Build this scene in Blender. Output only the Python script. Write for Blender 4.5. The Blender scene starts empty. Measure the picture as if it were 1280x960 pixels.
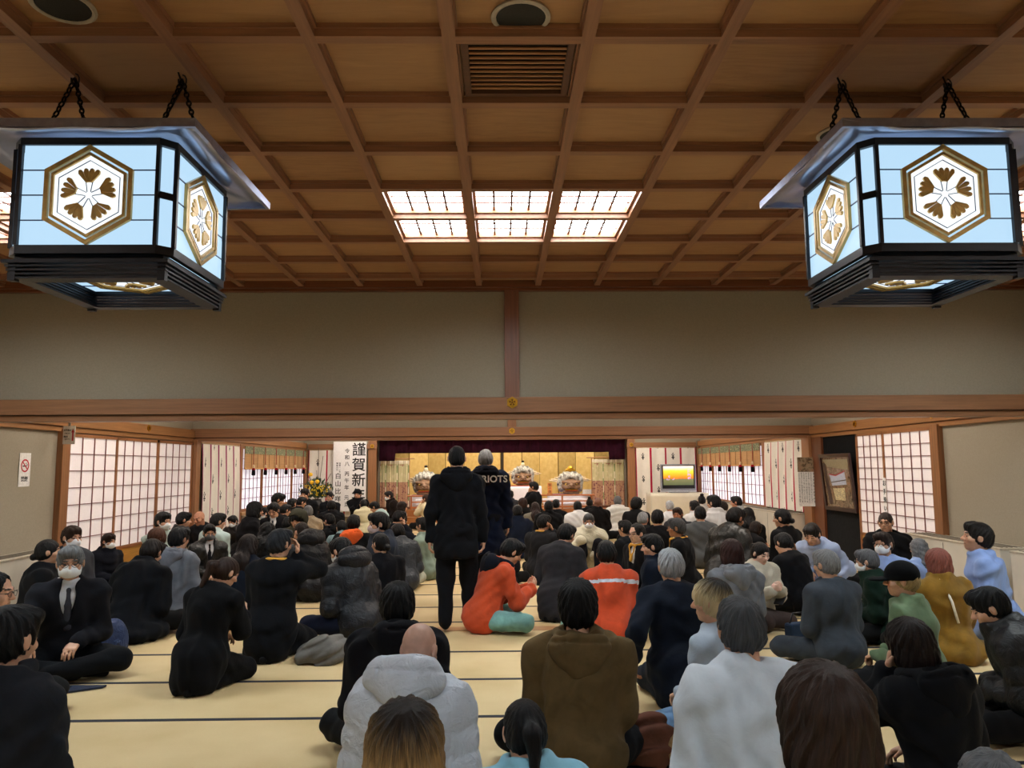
import bpy, bmesh, math, random
import numpy as np
from mathutils import Vector, Matrix, Euler
SC=bpy.context.scene; COL=SC.collection
# ---------------------------------------------------------------- camera
CAMF,CTH,CYA,CRO=953.8,.1077,.0150,.0067
CZ=1.5
cam=bpy.data.objects.new('camera',bpy.data.cameras.new('camera')); COL.objects.link(cam); SC.camera=cam
cam.data.sensor_fit='HORIZONTAL'; cam.data.sensor_width=36; cam.data.lens=36*CAMF/1280; cam.data.clip_start=.05
def _cam_axes():
    c,s=math.cos(CYA),math.sin(CYA)
    fw=np.array([s*math.cos(CTH),c*math.cos(CTH),math.sin(CTH)])
    rt=np.array([c,-s,0.]); up=np.cross(rt,fw)
    cr,sr=math.cos(CRO),math.sin(CRO)
    # image = rotate (u,v): x=640+u*cr-v*sr ; y=480-(u*sr+v*cr)
    R=rt*cr-up*sr; U=rt*sr+up*cr
    return R,U,fw
CR,CU,CF=_cam_axes()
cam.matrix_world=Matrix(((CR[0],CU[0],-CF[0],0),(CR[1],CU[1],-CF[1],0),(CR[2],CU[2],-CF[2],CZ),(0,0,0,1)))
def ray(u,v):
    return CF+CR*((u-640)/CAMF)+CU*((480-v)/CAMF)
def at_z(u,v,z):  d=ray(u,v); t=(z-CZ)/d[2]; return d*t+np.array([0,0,CZ])
def at_y(u,v,y):  d=ray(u,v); t=y/d[1]; return d*t+np.array([0,0,CZ])
def at_x(u,v,x):  d=ray(u,v); t=x/d[0]; return d*t+np.array([0,0,CZ])
# ---------------------------------------------------------------- light and exposure
SC.view_settings.view_transform='Standard'; SC.view_settings.look='None'; SC.view_settings.gamma=1; SC.view_settings.use_curve_mapping=False
SC.view_settings.exposure=0.8
wd=bpy.data.worlds.new('world'); SC.world=wd; wd.use_nodes=True
wd.node_tree.nodes['Background'].inputs[0].default_value=(.8,.85,1,1); wd.node_tree.nodes['Background'].inputs[1].default_value=.05
L_PANEL=15.0; L_LANTERN=.60; L_MID=14.0; L_FAR=13.0; L_STAGE=20.0
# ---------------------------------------------------------------- materials
def srgb(c):
    if isinstance(c,str):
        c=c.lstrip('#'); c=[int(c[i:i+2],16)/255 for i in (0,2,4)]
    return tuple((x/12.92 if x<=.04045 else ((x+.055)/1.055)**2.4) for x in c[:3])+(1,)
_mc={}
class N:
    def __init__(s,name):
        s.m=bpy.data.materials.new(name); s.m.use_nodes=True; s.t=s.m.node_tree; s.b=s.t.nodes['Principled BSDF']
    def n(s,t,**k):
        o=s.t.nodes.new(t)
        for a,b in k.items(): setattr(o,a,b)
        return o
    def l(s,a,b): s.t.links.new(a,b)
    def coord(s,scale=(1,1,1),kind='Object'):
        tc=s.n('ShaderNodeTexCoord'); mp=s.n('ShaderNodeMapping'); mp.inputs['Scale'].default_value=scale
        s.l(tc.outputs[kind],mp.inputs[0]); return mp.outputs[0]
    def noise(s,vec,scale,detail=3,rough=.5,dist=0):
        o=s.n('ShaderNodeTexNoise'); o.inputs['Scale'].default_value=scale; o.inputs['Detail'].default_value=detail; o.inputs['Roughness'].default_value=rough; o.inputs['Distortion'].default_value=dist
        s.l(vec,o.inputs['Vector']); return o.outputs[0]
    def ramp(s,f,stops):
        r=s.n('ShaderNodeValToRGB'); e=r.color_ramp.elements
        while len(e)<len(stops): e.new(.5)
        for x,(p,c) in zip(e,stops): x.position=p; x.color=srgb(c) if isinstance(c,str) else c
        s.l(f,r.inputs[0]); return r.outputs[0]
    def bump(s,f,st=.3,dist=.01):
        b=s.n('ShaderNodeBump'); b.inputs['Strength'].default_value=st; b.inputs['Distance'].default_value=dist
        s.l(f,b.inputs['Height']); s.l(b.outputs[0],s.b.inputs['Normal']); return b
    def base(s,c): s.l(c,s.b.inputs['Base Color'])
    def set(s,**k):
        for a,v in k.items(): s.b.inputs[a.replace('_',' ')].default_value=v
def shade(c,f):
    c=c.lstrip('#'); return '#'+''.join('%02x'%max(0,min(255,int(int(c[i:i+2],16)*f))) for i in (0,2,4))
def m_plain(c,rough=.5,metal=0,var=.06,scale=30,emis=0,name='paint'):
    k=('plain',c,rough,metal,var,scale,emis)
    if k in _mc: return _mc[k]
    a=N(name); a.set(Roughness=rough,Metallic=metal)
    f=a.noise(a.coord(),scale,4); a.base(a.ramp(f,[(.3,shade(c,1-var)),(.7,shade(c,1+var))]))
    if emis: a.set(Emission_Color=srgb(c),Emission_Strength=emis)
    a.bump(f,.05,.005); _mc[k]=a.m; return a.m
def m_wood(c,axis=0,rough=.42,scale=1.0,var=.14,name='wood'):
    k=('wood',c,axis,rough,scale,var)
    if k in _mc: return _mc[k]
    a=N(name); sc=[26*scale]*3; sc[axis]=1.1*scale
    f=a.noise(a.coord(tuple(sc)),1.6,6,.62,.4)
    a.base(a.ramp(f,[(.25,shade(c,1-var)),(.5,c),(.78,shade(c,1+var))])); a.set(Roughness=rough)
    a.bump(f,.08,.004); _mc[k]=a.m; return a.m
def m_cloth(c,kind='suit'):
    lum=sum(int(c[i:i+2],16) for i in (1,3,5))/3
    if lum<48: c=shade(c,.72)
    k=('cloth',c,kind)
    if k in _mc: return _mc[k]
    a=N(kind+'_fabric'); co=a.coord()
    f=a.noise(co,7,4,.6,.6); fine=a.noise(co,260,2,.6)
    v={'suit':.12,'puffer':.10,'hoodie':.13,'shirt':.06,'coat':.14,'leather':.25,'fleece':.16,'work':.10}.get(kind,.1)*(.3 if lum>140 else 1)
    a.base(a.ramp(f,[(.3,shade(c,1-v)),(.72,shade(c,1+v))]))
    a.set(Roughness={'puffer':.5,'leather':.38}.get(kind,.88))
    a.b.inputs['Specular IOR Level'].default_value={'puffer':.3,'leather':.5}.get(kind,.10)
    if kind not in('puffer','leather'):
        a.b.inputs['Sheen Weight'].default_value=.10 if lum>=75 else .02; a.b.inputs['Sheen Roughness'].default_value=.6
    mx=a.n('ShaderNodeMath',operation='MULTIPLY_ADD'); mx.inputs[1].default_value=.06 if kind!='fleece' else .5; a.l(fine,mx.inputs[0])
    w=a.noise(co,{'puffer':13,'leather':16}.get(kind,9),3,.55,1.6); a.l(w,mx.inputs[2])
    a.bump(mx.outputs[0],.55 if kind in('puffer','leather') else .4,.022 if kind in('puffer','leather') else .010); _mc[k]=a.m; return a.m
def m_hair(c,tip=None,rough=.42):
    gray_=c in GREYS
    if not gray_ and sum(int(c[i:i+2],16) for i in (1,3,5))<150: c=shade(c,.8)
    k=('hair',c,tip)
    if k in _mc: return _mc[k]
    a=N('hair'); at=a.n('ShaderNodeAttribute',attribute_name='strand')
    mp=a.n('ShaderNodeMapping'); mp.inputs['Scale'].default_value=(22,22,1.3); a.l(at.outputs['Vector'],mp.inputs[0])
    f=a.noise(mp.outputs[0],1.5,5,.65,.3)
    gray=gray_
    lo,hi=(.5,1.3) if gray else (.5,1.35)
    if tip:
        sp=a.n('ShaderNodeSeparateXYZ'); a.l(at.outputs['Vector'],sp.inputs[0])
        mr=a.n('ShaderNodeMath',operation='MULTIPLY_ADD'); mr.inputs[1].default_value=.55; mr.inputs[2].default_value=-.30; a.l(sp.outputs[2],mr.inputs[0])
        ad=a.n('ShaderNodeMath',operation='ADD'); a.l(mr.outputs[0],ad.inputs[0]); a.l(f,ad.inputs[1])
        a.base(a.ramp(ad.outputs[0],[(.50,shade(c,.7)),(.74,shade(tip,.62)),(1.0,shade(tip,1.0))]))
    else: a.base(a.ramp(f,[(.28,shade(c,lo)),(.5,c),(.75,shade(c,hi))]))
    a.set(Roughness=rough); a.b.inputs['Specular IOR Level'].default_value=.22
    a.bump(f,.7,.012); _mc[k]=a.m; return a.m
GREYS=('#8a8c90','#6b6d70','#b4b6ba','#9a9ca0','#55565a','#7c7c7e','#44464a')
def m_skin(c='#d3a284'):
    k=('skin',c)
    if k in _mc: return _mc[k]
    a=N('skin'); f=a.noise(a.coord(),22,4); a.base(a.ramp(f,[(.3,shade(c,.92)),(.7,shade(c,1.05))])); a.set(Roughness=.5)
    a.b.inputs['Subsurface Weight'].default_value=.08; a.b.inputs['Subsurface Radius'].default_value=(.02,.008,.004); a.b.inputs['Subsurface Scale'].default_value=.3
    a.bump(a.noise(a.coord(),160,2),.08,.003); _mc[k]=a.m; return a.m
def m_emit(c,st,name='glow'):
    k=('emit',c,st)
    if k in _mc: return _mc[k]
    a=N(name); a.set(Base_Color=(.03,.03,.03,1),Emission_Color=srgb(c),Emission_Strength=st,Roughness=.4); _mc[k]=a.m; return a.m
# ---------------------------------------------------------------- distance-field mesher (numpy surface nets)
def nrm(v):
    v=np.asarray(v,float); return v/(np.linalg.norm(v)+1e-12)
def V3(*a): return np.array(a,float)
class Cap:                                   # tapered capsule, optional squash along axis f
    def __init__(s,a,b,r1,r2=None,op='u',k=.02,sq=None,f=None,quilt=None):
        s.a=np.array(a,float); s.b=np.array(b,float); s.r1=r1; s.r2=r1 if r2 is None else r2; s.op=op; s.k=k; s.sq=sq; s.q=quilt
        s.f=None if f is None else nrm(f)
        s.c=(s.a+s.b)/2; s.R=np.linalg.norm(s.b-s.a)/2+max(s.r1,s.r2)
        s.lo=np.minimum(s.a-s.r1,s.b-s.r2); s.hi=np.maximum(s.a+s.r1,s.b+s.r2)
    def d(s,p):
        a=s.a;ba=s.b-s.a;pa=p-a
        h=np.clip((pa@ba)/(ba@ba+1e-12),0,1)
        q=pa-h[...,None]*ba
        if s.sq is not None:
            t=q@s.f
            l=np.sqrt(np.maximum((q*q).sum(-1)-t*t,0)+(t/s.sq)**2)
        else: l=np.sqrt((q*q).sum(-1))
        r=s.r1+(s.r2-s.r1)*h
        if s.q:
            amp,lam=s.q; L=np.linalg.norm(ba)
            r=r+amp*(np.sqrt(np.abs(np.sin(np.pi*h*L/lam)))-.6)
        d=l-r
        return d*(s.sq if s.sq is not None and s.sq<1 else 1)
class Ell:
    def __init__(s,c,r,M=None,op='u',k=.02,**kw):
        s.c=np.array(c,float); s.r=np.array(r,float); s.M=np.eye(3) if M is None else np.array(M,float)  # rows = local axes
        s.op=op; s.k=k; s.R=s.r.max()
        e=np.sqrt(((s.M.T*s.r)**2).sum(1)); s.lo=s.c-e; s.hi=s.c+e
    def d(s,p):
        q=(p-s.c)@s.M.T
        k0=np.sqrt(((q/s.r)**2).sum(-1)); k1=np.sqrt(((q/(s.r**2))**2).sum(-1))+1e-9
        return k0*(k0-1)/k1
class Box:
    def __init__(s,c,r,M=None,op='u',k=.01,rd=.01):
        s.c=np.array(c,float); s.r=np.array(r,float); s.M=np.eye(3) if M is None else np.array(M,float); s.op=op;s.k=k;s.rd=rd
        s.R=np.linalg.norm(s.r)+rd
        e=(np.abs(s.M.T)*s.r).sum(1)+rd; s.lo=s.c-e; s.hi=s.c+e
    def d(s,p):
        q=np.abs((p-s.c)@s.M.T)-s.r
        return np.sqrt((np.maximum(q,0)**2).sum(-1))+np.minimum(q.max(-1),0)-s.rd
class Tor:
    def __init__(s,c,R,r,M=None,op='u',k=.01,sy=1.0):
        s.c=np.array(c,float); s.RR=R;s.r=r; s.M=np.eye(3) if M is None else np.array(M,float); s.op=op;s.k=k; s.sy=sy
        s.R=R*max(1,sy)+r; s.lo=s.c-s.R; s.hi=s.c+s.R
    def d(s,p):
        q=(p-s.c)@s.M.T
        l=np.sqrt(q[...,0]**2+(q[...,1]/s.sy)**2)-s.RR
        return np.sqrt(l*l+q[...,2]**2)-s.r
class Half:                                  # keep the side n.(p-c)<0 of everything so far
    def __init__(s,c,n,k=.01): s.c=np.array(c,float); s.n=nrm(n); s.op='i'; s.k=k; s.R=1e9
    def d(s,p): return (p-s.c)@s.n
def _comb(d,e,op,k):
    if op=='u':
        h=np.clip(.5+.5*(e-d)/k,0,1); return (e*(1-h)+d*h)-k*h*(1-h)
    if op=='s': e=-e
    h=np.clip(.5-.5*(e-d)/k,0,1); return (e*(1-h)+d*h)+k*h*(1-h)
BN=8
_ci=np.stack(np.meshgrid(*[np.arange(BN+1)]*3,indexing='ij'),-1).reshape(-1,3)
def sdf_mesh(prims,h,disp=None):
    add=[p for p in prims if p.op=='u']
    lo=np.min([p.lo for p in add],0)-3*h; hi=np.max([p.hi for p in add],0)+3*h
    bs=BN*h
    n=np.ceil((hi-lo)/bs).astype(int)
    g=np.stack(np.meshgrid(*[np.arange(m) for m in n],indexing='ij'),-1).reshape(-1,3)
    cen=lo+(g+.5)*bs
    hd=bs*.87
    def ev(P,cc,rad):
        # P: (nb,m,3)
        D=np.full(P.shape[:2],.3,np.float32)
        for pr in prims:
            if pr.R>1e8: idx=None
            else:
                idx=np.nonzero(((cc-pr.c)**2).sum(1)<(pr.R+rad+pr.k+.03)**2)[0]
                if len(idx)==0: continue
            if idx is None: D[:]=_comb(D,pr.d(P).astype(np.float32),pr.op,pr.k)
            else: D[idx]=_comb(D[idx],pr.d(P[idx]).astype(np.float32),pr.op,pr.k)
        return D
    D=ev(cen[:,None,:],cen,hd)[:,0]
    keep=np.abs(D)<hd*1.5+.015
    g=g[keep]; cen=cen[keep]
    P=(lo+(g[:,None,:]*BN+_ci[None])*h).astype(np.float32)
    D=ev(P,cen,hd)
    if disp is not None: D=D+disp(P).astype(np.float32)
    nb=len(g); S=D.reshape(nb,BN+1,BN+1,BN+1); I=S<0
    ncell=n*BN+2
    def key(ijk): return ((ijk[...,0]+1)*(ncell[1]+1)+ijk[...,1]+1)*(ncell[2]+1)+ijk[...,2]+1
    cnt=np.zeros((nb,BN,BN,BN),np.int8)
    offs=[(a,b,c) for a in (0,1) for b in (0,1) for c in (0,1)]
    for a,b,c in offs: cnt+=I[:,a:a+BN,b:b+BN,c:c+BN]
    act=np.argwhere((cnt>0)&(cnt<8))
    bi=act[:,0]; l=act[:,1:]
    vals={o:S[bi,l[:,0]+o[0],l[:,1]+o[1],l[:,2]+o[2]] for o in offs}
    pos=np.zeros((len(act),3)); w=np.zeros(len(act))
    for o in offs:
        for ax in range(3):
            if o[ax]==0:
                o2=list(o);o2[ax]=1;o2=tuple(o2)
                va=vals[o];vb=vals[o2]; m=(va<0)!=(vb<0)
                t=va[m]/(va[m]-vb[m]+1e-12)
                q=np.tile(np.array(o,float),(m.sum(),1)); q[:,ax]+=t
                pos[m]+=q; w[m]+=1
    pos=pos/w[:,None]
    gc=g[bi]*BN+l
    verts=lo+(gc+pos)*h
    keys=key(gc); order=np.argsort(keys); sk=keys[order]
    faces=[]
    for ax in range(3):
        sl0=[slice(0,BN)]*3; sl1=[slice(0,BN)]*3; sl1[ax]=slice(1,BN+1)
        A=I[(slice(None),*sl0)];B=I[(slice(None),*sl1)]
        e=np.argwhere(A!=B)
        if len(e)==0: continue
        ins=A[e[:,0],e[:,1],e[:,2],e[:,3]]
        c0=g[e[:,0]]*BN+e[:,1:]
        u=(ax+1)%3; v=(ax+2)%3
        q=[]
        for du,dv in ((-1,-1),(0,-1),(0,0),(-1,0)):
            c=c0.copy(); c[:,u]+=du; c[:,v]+=dv; q.append(key(c))
        q=np.stack(q,1)
        ix=np.searchsorted(sk,q); ix=np.minimum(ix,len(sk)-1)
        ok=(sk[ix]==q).all(1)
        f=order[ix][ok]; ins=ins[ok]
        f[~ins]=f[~ins][:,::-1]
        faces.append(f)
    return verts,np.concatenate(faces)
def np_mesh(name,verts,faces,mats,cls=None,parent=None,attr=None):
    me=bpy.data.meshes.new(name)
    me.vertices.add(len(verts)); me.vertices.foreach_set('co',verts.astype(np.float32).ravel())
    nf=len(faces); k=faces.shape[1]
    me.loops.add(nf*k); me.loops.foreach_set('vertex_index',faces.astype(np.int32).ravel())
    me.polygons.add(nf); me.polygons.foreach_set('loop_start',np.arange(0,nf*k,k,dtype=np.int32))
    if not isinstance(mats,(list,tuple)): mats=[mats]
    for m in mats: me.materials.append(m)
    if cls is not None:
        cen=verts[faces].mean(1); me.polygons.foreach_set('material_index',cls(cen).astype(np.int32))
    me.update(calc_edges=True)
    me.polygons.foreach_set('use_smooth',np.ones(nf,bool))
    if attr is not None:
        a=me.attributes.new('strand','FLOAT_VECTOR','POINT'); a.data.foreach_set('vector',attr(verts).astype(np.float32).ravel())
    me.validate()
    o=bpy.data.objects.new(name,me); COL.objects.link(o)
    if parent is not None: o.parent=parent
    return o
# ---------------------------------------------------------------- people
def rX(a): c,s=math.cos(a),math.sin(a); return np.array([[1,0,0],[0,c,-s],[0,s,c]])
def rY(a): c,s=math.cos(a),math.sin(a); return np.array([[c,0,s],[0,1,0],[-s,0,c]])
def rZ(a): c,s=math.cos(a),math.sin(a); return np.array([[c,-s,0],[s,c,0],[0,0,1]])
D2R=math.pi/180
THK={'shirt':.010,'work':.014,'suit':.020,'hoodie':.024,'coat':.032,'puffer':.046,'leather':.026,'fleece':.034}
def tube_mesh(name,paths,r,mat,parent=None,closed=False,seg=6):
    V=[];F=[]
    for pts in paths:
        pts=[Vector(p) for p in pts]; cl=closed or (pts[0]-pts[-1]).length<1e-6
        if cl and (pts[0]-pts[-1]).length<1e-6: pts=pts[:-1]
        n=len(pts); base=len(V); up=None
        for i,p in enumerate(pts):
            a=pts[i-1] if (i>0 or cl) else p; b=pts[(i+1)%n] if (i<n-1 or cl) else p
            t=(b-a).normalized()
            if up is None: up=t.orthogonal().normalized()
            up=(up-t*up.dot(t)).normalized() if (up-t*up.dot(t)).length>1e-5 else t.orthogonal().normalized()
            s=t.cross(up); rr=r[i] if isinstance(r,(list,tuple)) else r
            for k in range(seg):
                an=2*math.pi*k/seg; V.append(p+(up*math.cos(an)+s*math.sin(an))*rr)
        for i in range(n if cl else n-1):
            j=(i+1)%n
            for k in range(seg):
                k2=(k+1)%seg; F.append((base+i*seg+k,base+i*seg+k2,base+j*seg+k2,base+j*seg+k))
        if not cl:
            F.append(tuple(base+k for k in range(seg))[::-1]); F.append(tuple(base+(n-1)*seg+k for k in range(seg)))
    me=bpy.data.meshes.new(name); me.from_pydata([tuple(v) for v in V],[],F); me.materials.append(mat)
    me.polygons.foreach_set('use_smooth',[True]*len(me.polygons))
    o=bpy.data.objects.new(name,me); COL.objects.link(o)
    if parent is not None: o.parent=parent
    return o
def ik(S,T,l1,l2,pole):
    d=T-S; L=np.linalg.norm(d); m=(l1+l2)*.995
    if L>m: T=S+d/L*m; d=T-S; L=m
    a=(l1*l1-l2*l2+L*L)/(2*L); hh=math.sqrt(max(l1*l1-a*a,1e-6)); u=d/L
    p=pole-u*(pole@u); p=nrm(p)
    return S+u*a+p*hh, T
PLIST=[]
def person(u,v,seat,psi,label,top,bottom='#17181b',hair=('short','#121214'),lean=12,hp=8,hy=0,hr=0,arms=('lap','lap'),
           skin='#cf9f83',mask=None,glasses=False,shirt=None,tie=None,ribbon=None,hood=None,hoodup=False,cap=None,stripe=None,
           s=1.0,dz=0.0,group=None,socks='#15161a',coatlen=0,slouch=1.0,sash=None,fat=1.0,beard=None,depth=None,_probe=False):
    sty,tc=top; rs=np.random.RandomState(int(u*7+v*13))
    psr=psi*D2R
    # ---- skeleton (faces +Y)
    pz={'cross':.125,'seiza':.235,'hug':.12,'side':.13,'stand':.905,'chair':.5}[seat]+dz
    P=V3(0,0,pz); la=lean*D2R
    def dirn(a): return V3(0,math.sin(a),math.cos(a))
    W=P+dirn(la*.45)*.182; C=W+dirn(la*1.0)*.182; Nk=C+dirn(la*1.35*slouch)*.125
    hx=rZ(hy*D2R)@rX(-hp*D2R)@rY(hr*D2R)
    nd=nrm(dirn(la*.9)+hx@V3(0,0,1)*.8)
    Hc=Nk+nd*.10+hx@V3(0,.018,.065)
    if _probe: return Hc
    if depth:
        wp=at_y(u,v,depth); s=wp[2]/Hc[2]
    else: wp=at_z(u,v,Hc[2]*s)
    Rz=rZ(psr); root=wp-Rz@(Hc*s); root[2]=0
    dist=float(np.hypot(wp[0],wp[1]))
    h=min(max(.0058,dist*.00135),.0115)/s
    t=THK[sty]*fat
    Sw=.178
    shl=[];el=[];wr=[]
    far=dist>10.5
    def target(sd,k):
        x=sd
        if k=='lap': return V3(x*.07,.27,pz+.13),V3(-x*.5,.8,-.4),V3(0,-.2,-1)
        if k=='knee':
            q={'cross':V3(x*.27,.30,.25),'seiza':V3(x*.11,.33,.34),'hug':V3(x*.12,.38,.50),'side':V3(x*.2,.3,.25)}.get(seat,V3(x*.2,.3,pz+.1)); return q,V3(0,.8,-.6),V3(0,-.3,-1)
        if k=='phone': return Nk+V3(x*.06,.27,-.21),V3(-x*.5,.6,.5),V3(-x*.4,-.7,.2)
        if k=='side': return V3(x*(.30 if seat!='stand' else .25),.02,pz+.06 if seat!='stand' else .80),V3(0,.15,-1),V3(-x,0,0)
        if k=='floor': return V3(x*.36,.10,.10),V3(x*.2,.4,-.7),V3(0,0,-1)
        if k=='chin': return Hc+hx@V3(x*.03,.12,-.12),V3(-x*.15,-.1,1),hx@V3(0,-1,0)
        if k=='face': return Hc+hx@V3(x*.085,.10,-.10),V3(-x*.3,-.1,1),hx@V3(-x*.5,-1,0)
        if k=='eye': return Hc+hx@V3(x*.115,.09,-.09),nrm(hx@V3(-x*.15,.05,1)),hx@V3(-x*.6,-.8,0)
        if k=='ear': return Hc+hx@V3(x*.12,.0,-.10),nrm(hx@V3(-x*.1,-.3,.8)),hx@V3(-x*1,0,0)
        if k=='fold': return C+V3(-x*.10,.19,-.02+x*.02),V3(-x,.1,.1),V3(0,-1,0)
        if k=='out': return V3(x*.22,.46,.30),V3(0,.5,-.9),V3(0,-.6,-.6)
        if k=='back': return V3(x*.30,-.12,.10),V3(x*.2,-.4,-.7),V3(0,0,-1)
        raise KeyError(k)
    body=[];sleeve=[]
    for i,sd in enumerate((-1,1)):
        T,fd,pn=target(sd,arms[i])
        S=Nk+dirn(la*1.2)*-.055+V3(sd*Sw,0,0)
        pole=V3(sd*.45,-.45,-.8) if arms[i] not in('eye','ear','face','chin') else V3(sd*.5,.1,-1)
        E,T=ik(S,T,.275,.245,pole)
        body+=[Cap(S,E,.045,.038,k=.03),Cap(E,T,.038,.026,k=.02)]
        sleeve+=[Cap(S,E,.058+t,.047+t*.95,k=.035,quilt=(.012,.10) if sty=='puffer' else None),Cap(E,T-nrm(T-E)*.01,.046+t*.95,.036+t*.8,k=.03,quilt=(.010,.09) if sty=='puffer' else None)]
        if not far or arms[i] in('eye','ear','face','chin','phone'):
            fd=nrm(fd); pn=nrm(pn-fd*(pn@fd)); sv=np.cross(fd,pn)*sd     # toward thumb side varies
            fr=max(.0088,h*.72)
            body.append(Cap(T,T+fd*.03,.026,.026,k=.015,sq=.75,f=pn))
            cl=28*D2R if arms[i] not in('phone','fold') else 38*D2R
            for q in range(4):
                kx=(1.5-q)*.0205
                K=T+fd*(.088-abs(q-1.2)*.004)+sv*kx
                body.append(Cap(T+fd*.02+sv*kx*.6,K,.0135,.0115,k=.012))
                L=(.040,.045,.042,.032)[q]; a=cl*(1+.12*q)
                d1=nrm(fd*math.cos(a)+pn*math.sin(a)); d2=nrm(fd*math.cos(a*2.1)+pn*math.sin(a*2.1))
                m=K+d1*L; body+=[Cap(K,m,fr*1.08,fr,k=.004),Cap(m,m+d2*L*.8,fr,fr*.85,k=.003)]
            th=T+fd*.025+sv*.026; t1=nrm(fd*.7+sv*.75+pn*.35); t2=nrm(fd*.9+sv*.2+pn*.4)
            body+=[Cap(T+fd*.01+sv*.012,th+t1*.03,.015,.0115,k=.012),Cap(th+t1*.03,th+t1*.03+t2*.034,fr*1.15,fr,k=.004)]
        shl.append(S);el.append(E);wr.append(T)
    # ---- legs
    hip=[P+V3(-.09,.0,-.01),P+V3(.09,0,-.01)]
    if seat=='cross': kn=[V3(-.33,.29,.115),V3(.33,.30,.115)]; an=[V3(.10,.37,.085),V3(-.08,.28,.06)]; to=[V3(.23,.32,.045),V3(-.24,.30,.04)]
    elif seat=='seiza': kn=[V3(-.11,.38,.08),V3(.11,.38,.08)]; an=[V3(-.09,-.02,.055),V3(.09,-.02,.055)]; to=[V3(-.05,-.20,.035),V3(.05,-.20,.035)]
    elif seat=='hug': kn=[V3(-.13,.33,.44),V3(.13,.33,.44)]; an=[V3(-.11,.40,.08),V3(.11,.42,.08)]; to=[V3(-.12,.56,.035),V3(.12,.58,.035)]
    elif seat=='side': kn=[V3(.18,.38,.10),V3(-.10,.40,.10)]; an=[V3(.42,.04,.06),V3(.28,.10,.06)]; to=[V3(.50,-.09,.04),V3(.38,-.08,.04)]
    elif seat=='chair': kn=[V3(-.12,.42,pz),V3(.12,.42,pz)]; an=[V3(-.12,.42,.09),V3(.12,.42,.09)]; to=[V3(-.13,.56,.035),V3(.13,.56,.035)]
    else:
        kn=[V3(-.10,.03,.49),V3(.11,.08,.49)]; an=[V3(-.10,-.03,.085),V3(.12,.10,.085)]; to=[V3(-.11,.11,.035),V3(.14,.24,.035)]
    lt=.012 if seat!='stand' else .018
    trs=[Ell(P+V3(0,.0,.0),(.175,.15,.125),k=.04)]; sk=[]
    for i in (0,1):
        body+=[Cap(hip[i],kn[i],.06,.045,k=.03),Cap(kn[i],an[i],.042,.03,k=.02),Cap(an[i],to[i],.03,.02,k=.02)]
        trs+=[Cap(hip[i],kn[i],.088+lt,.068+lt,k=.04),Cap(kn[i],an[i]+nrm(kn[i]-an[i])*.02,.060+lt,.044+lt,k=.03)]
        sk.append([Cap(an[i]+nrm(kn[i]-an[i])*.05,an[i],.041,.038,k=.02),Cap(an[i]+nrm(an[i]-to[i])*.015-V3(0,0,.02 if seat in('stand','hug','chair') else 0),to[i],.038,.03,k=.02,sq=None)])
    # ---- head + trunk body
    def H(*a): return Hc+hx@V3(*a)
    M=hx.T
    body+=[Cap(P,C,.10,.11,k=.05),Cap(C,Nk,.10,.06,k=.05),Cap(shl[0],shl[1],.05,k=.04),
      Cap(Nk-nd*.03,H(0,-.025,-.05),.058,.054,k=.03),
      Ell(H(0,-.012,.025),(.072,.092,.087),M,k=.02),Ell(H(0,.020,-.048),(.058,.066,.064),M,k=.03),Cap(H(0,.062,-.082),H(0,.055,-.07),.020,k=.02)]
    if h<.0112 or True:
        body+=[Cap(H(0,.084,.012),H(0,.106,-.020),.008,.0125,k=.012),Cap(H(-.012,.094,-.024),H(.012,.094,-.024),.009,k=.008),
          Cap(H(-.042,.074,.031),H(-.012,.086,.029),.008,k=.012),Cap(H(.042,.074,.031),H(.012,.086,.029),.008,k=.012),
          Ell(H(-.032,.097,.009),(.018,.018,.011),M,op='s',k=.012),Ell(H(.032,.097,.009),(.018,.018,.011),M,op='s',k=.012),
          Ell(H(-.031,.074,.008),(.014,.013,.012),M,k=.004),Ell(H(.031,.074,.008),(.014,.013,.012),M,k=.004),
          Cap(H(-.019,.080,-.050),H(.019,.080,-.050),.0085,k=.008),Cap(H(-.014,.080,-.058),H(.014,.080,-.058),.008,k=.006),
          Ell(H(-.046,.05,-.02),(.022,.03,.022),M,k=.02),Ell(H(.046,.05,-.02),(.022,.03,.022),M,k=.02),
          Ell(H(-.079,-.006,-.004),(max(.010,h*.9),.019,.032),M,k=.008),Ell(H(.079,-.006,-.004),(max(.010,h*.9),.019,.032),M,k=.008)]
    def cls(c):
        q=(c-Hc)@hx; x=np.abs(q[:,0]); y=q[:,1]; z=q[:,2]; e=h*.16
        ok=(y>.05)&(np.abs(z)<.15)
        eye=ok&((((x-.031)/(.014+e))**2+((z-.008)/(.0042+e))**2)<1)
        brow=ok&((((x-.032)/(.020+e))**2+((z-.033)/(.0035+e))**2)<1)
        lip=ok&((((x)/(.022+e))**2+((z+.054)/(.0065+e))**2)<1)
        return np.where(eye|brow,1,np.where(lip,2,0))
    hst,hc=hair[0],hair[1]; tip=hair[2] if len(hair)>2 else None
    dark=m_plain('#1b1513' if hc not in GREYS else '#4a4644',.4,name='eye_and_brow')
    rt=bpy.data.objects.new('person',None); COL.objects.link(rt); rt.empty_display_size=.2
    v_,f_=sdf_mesh(body,h); np_mesh('body',v_,f_,[m_skin(skin),dark,m_plain(shade(skin,.78) if skin!='x' else skin,.45,name='lips')],cls,rt)
    # ---- trousers, socks
    h2=max(h*1.35,.010)
    ph=rs.rand(8)*6.28
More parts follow.
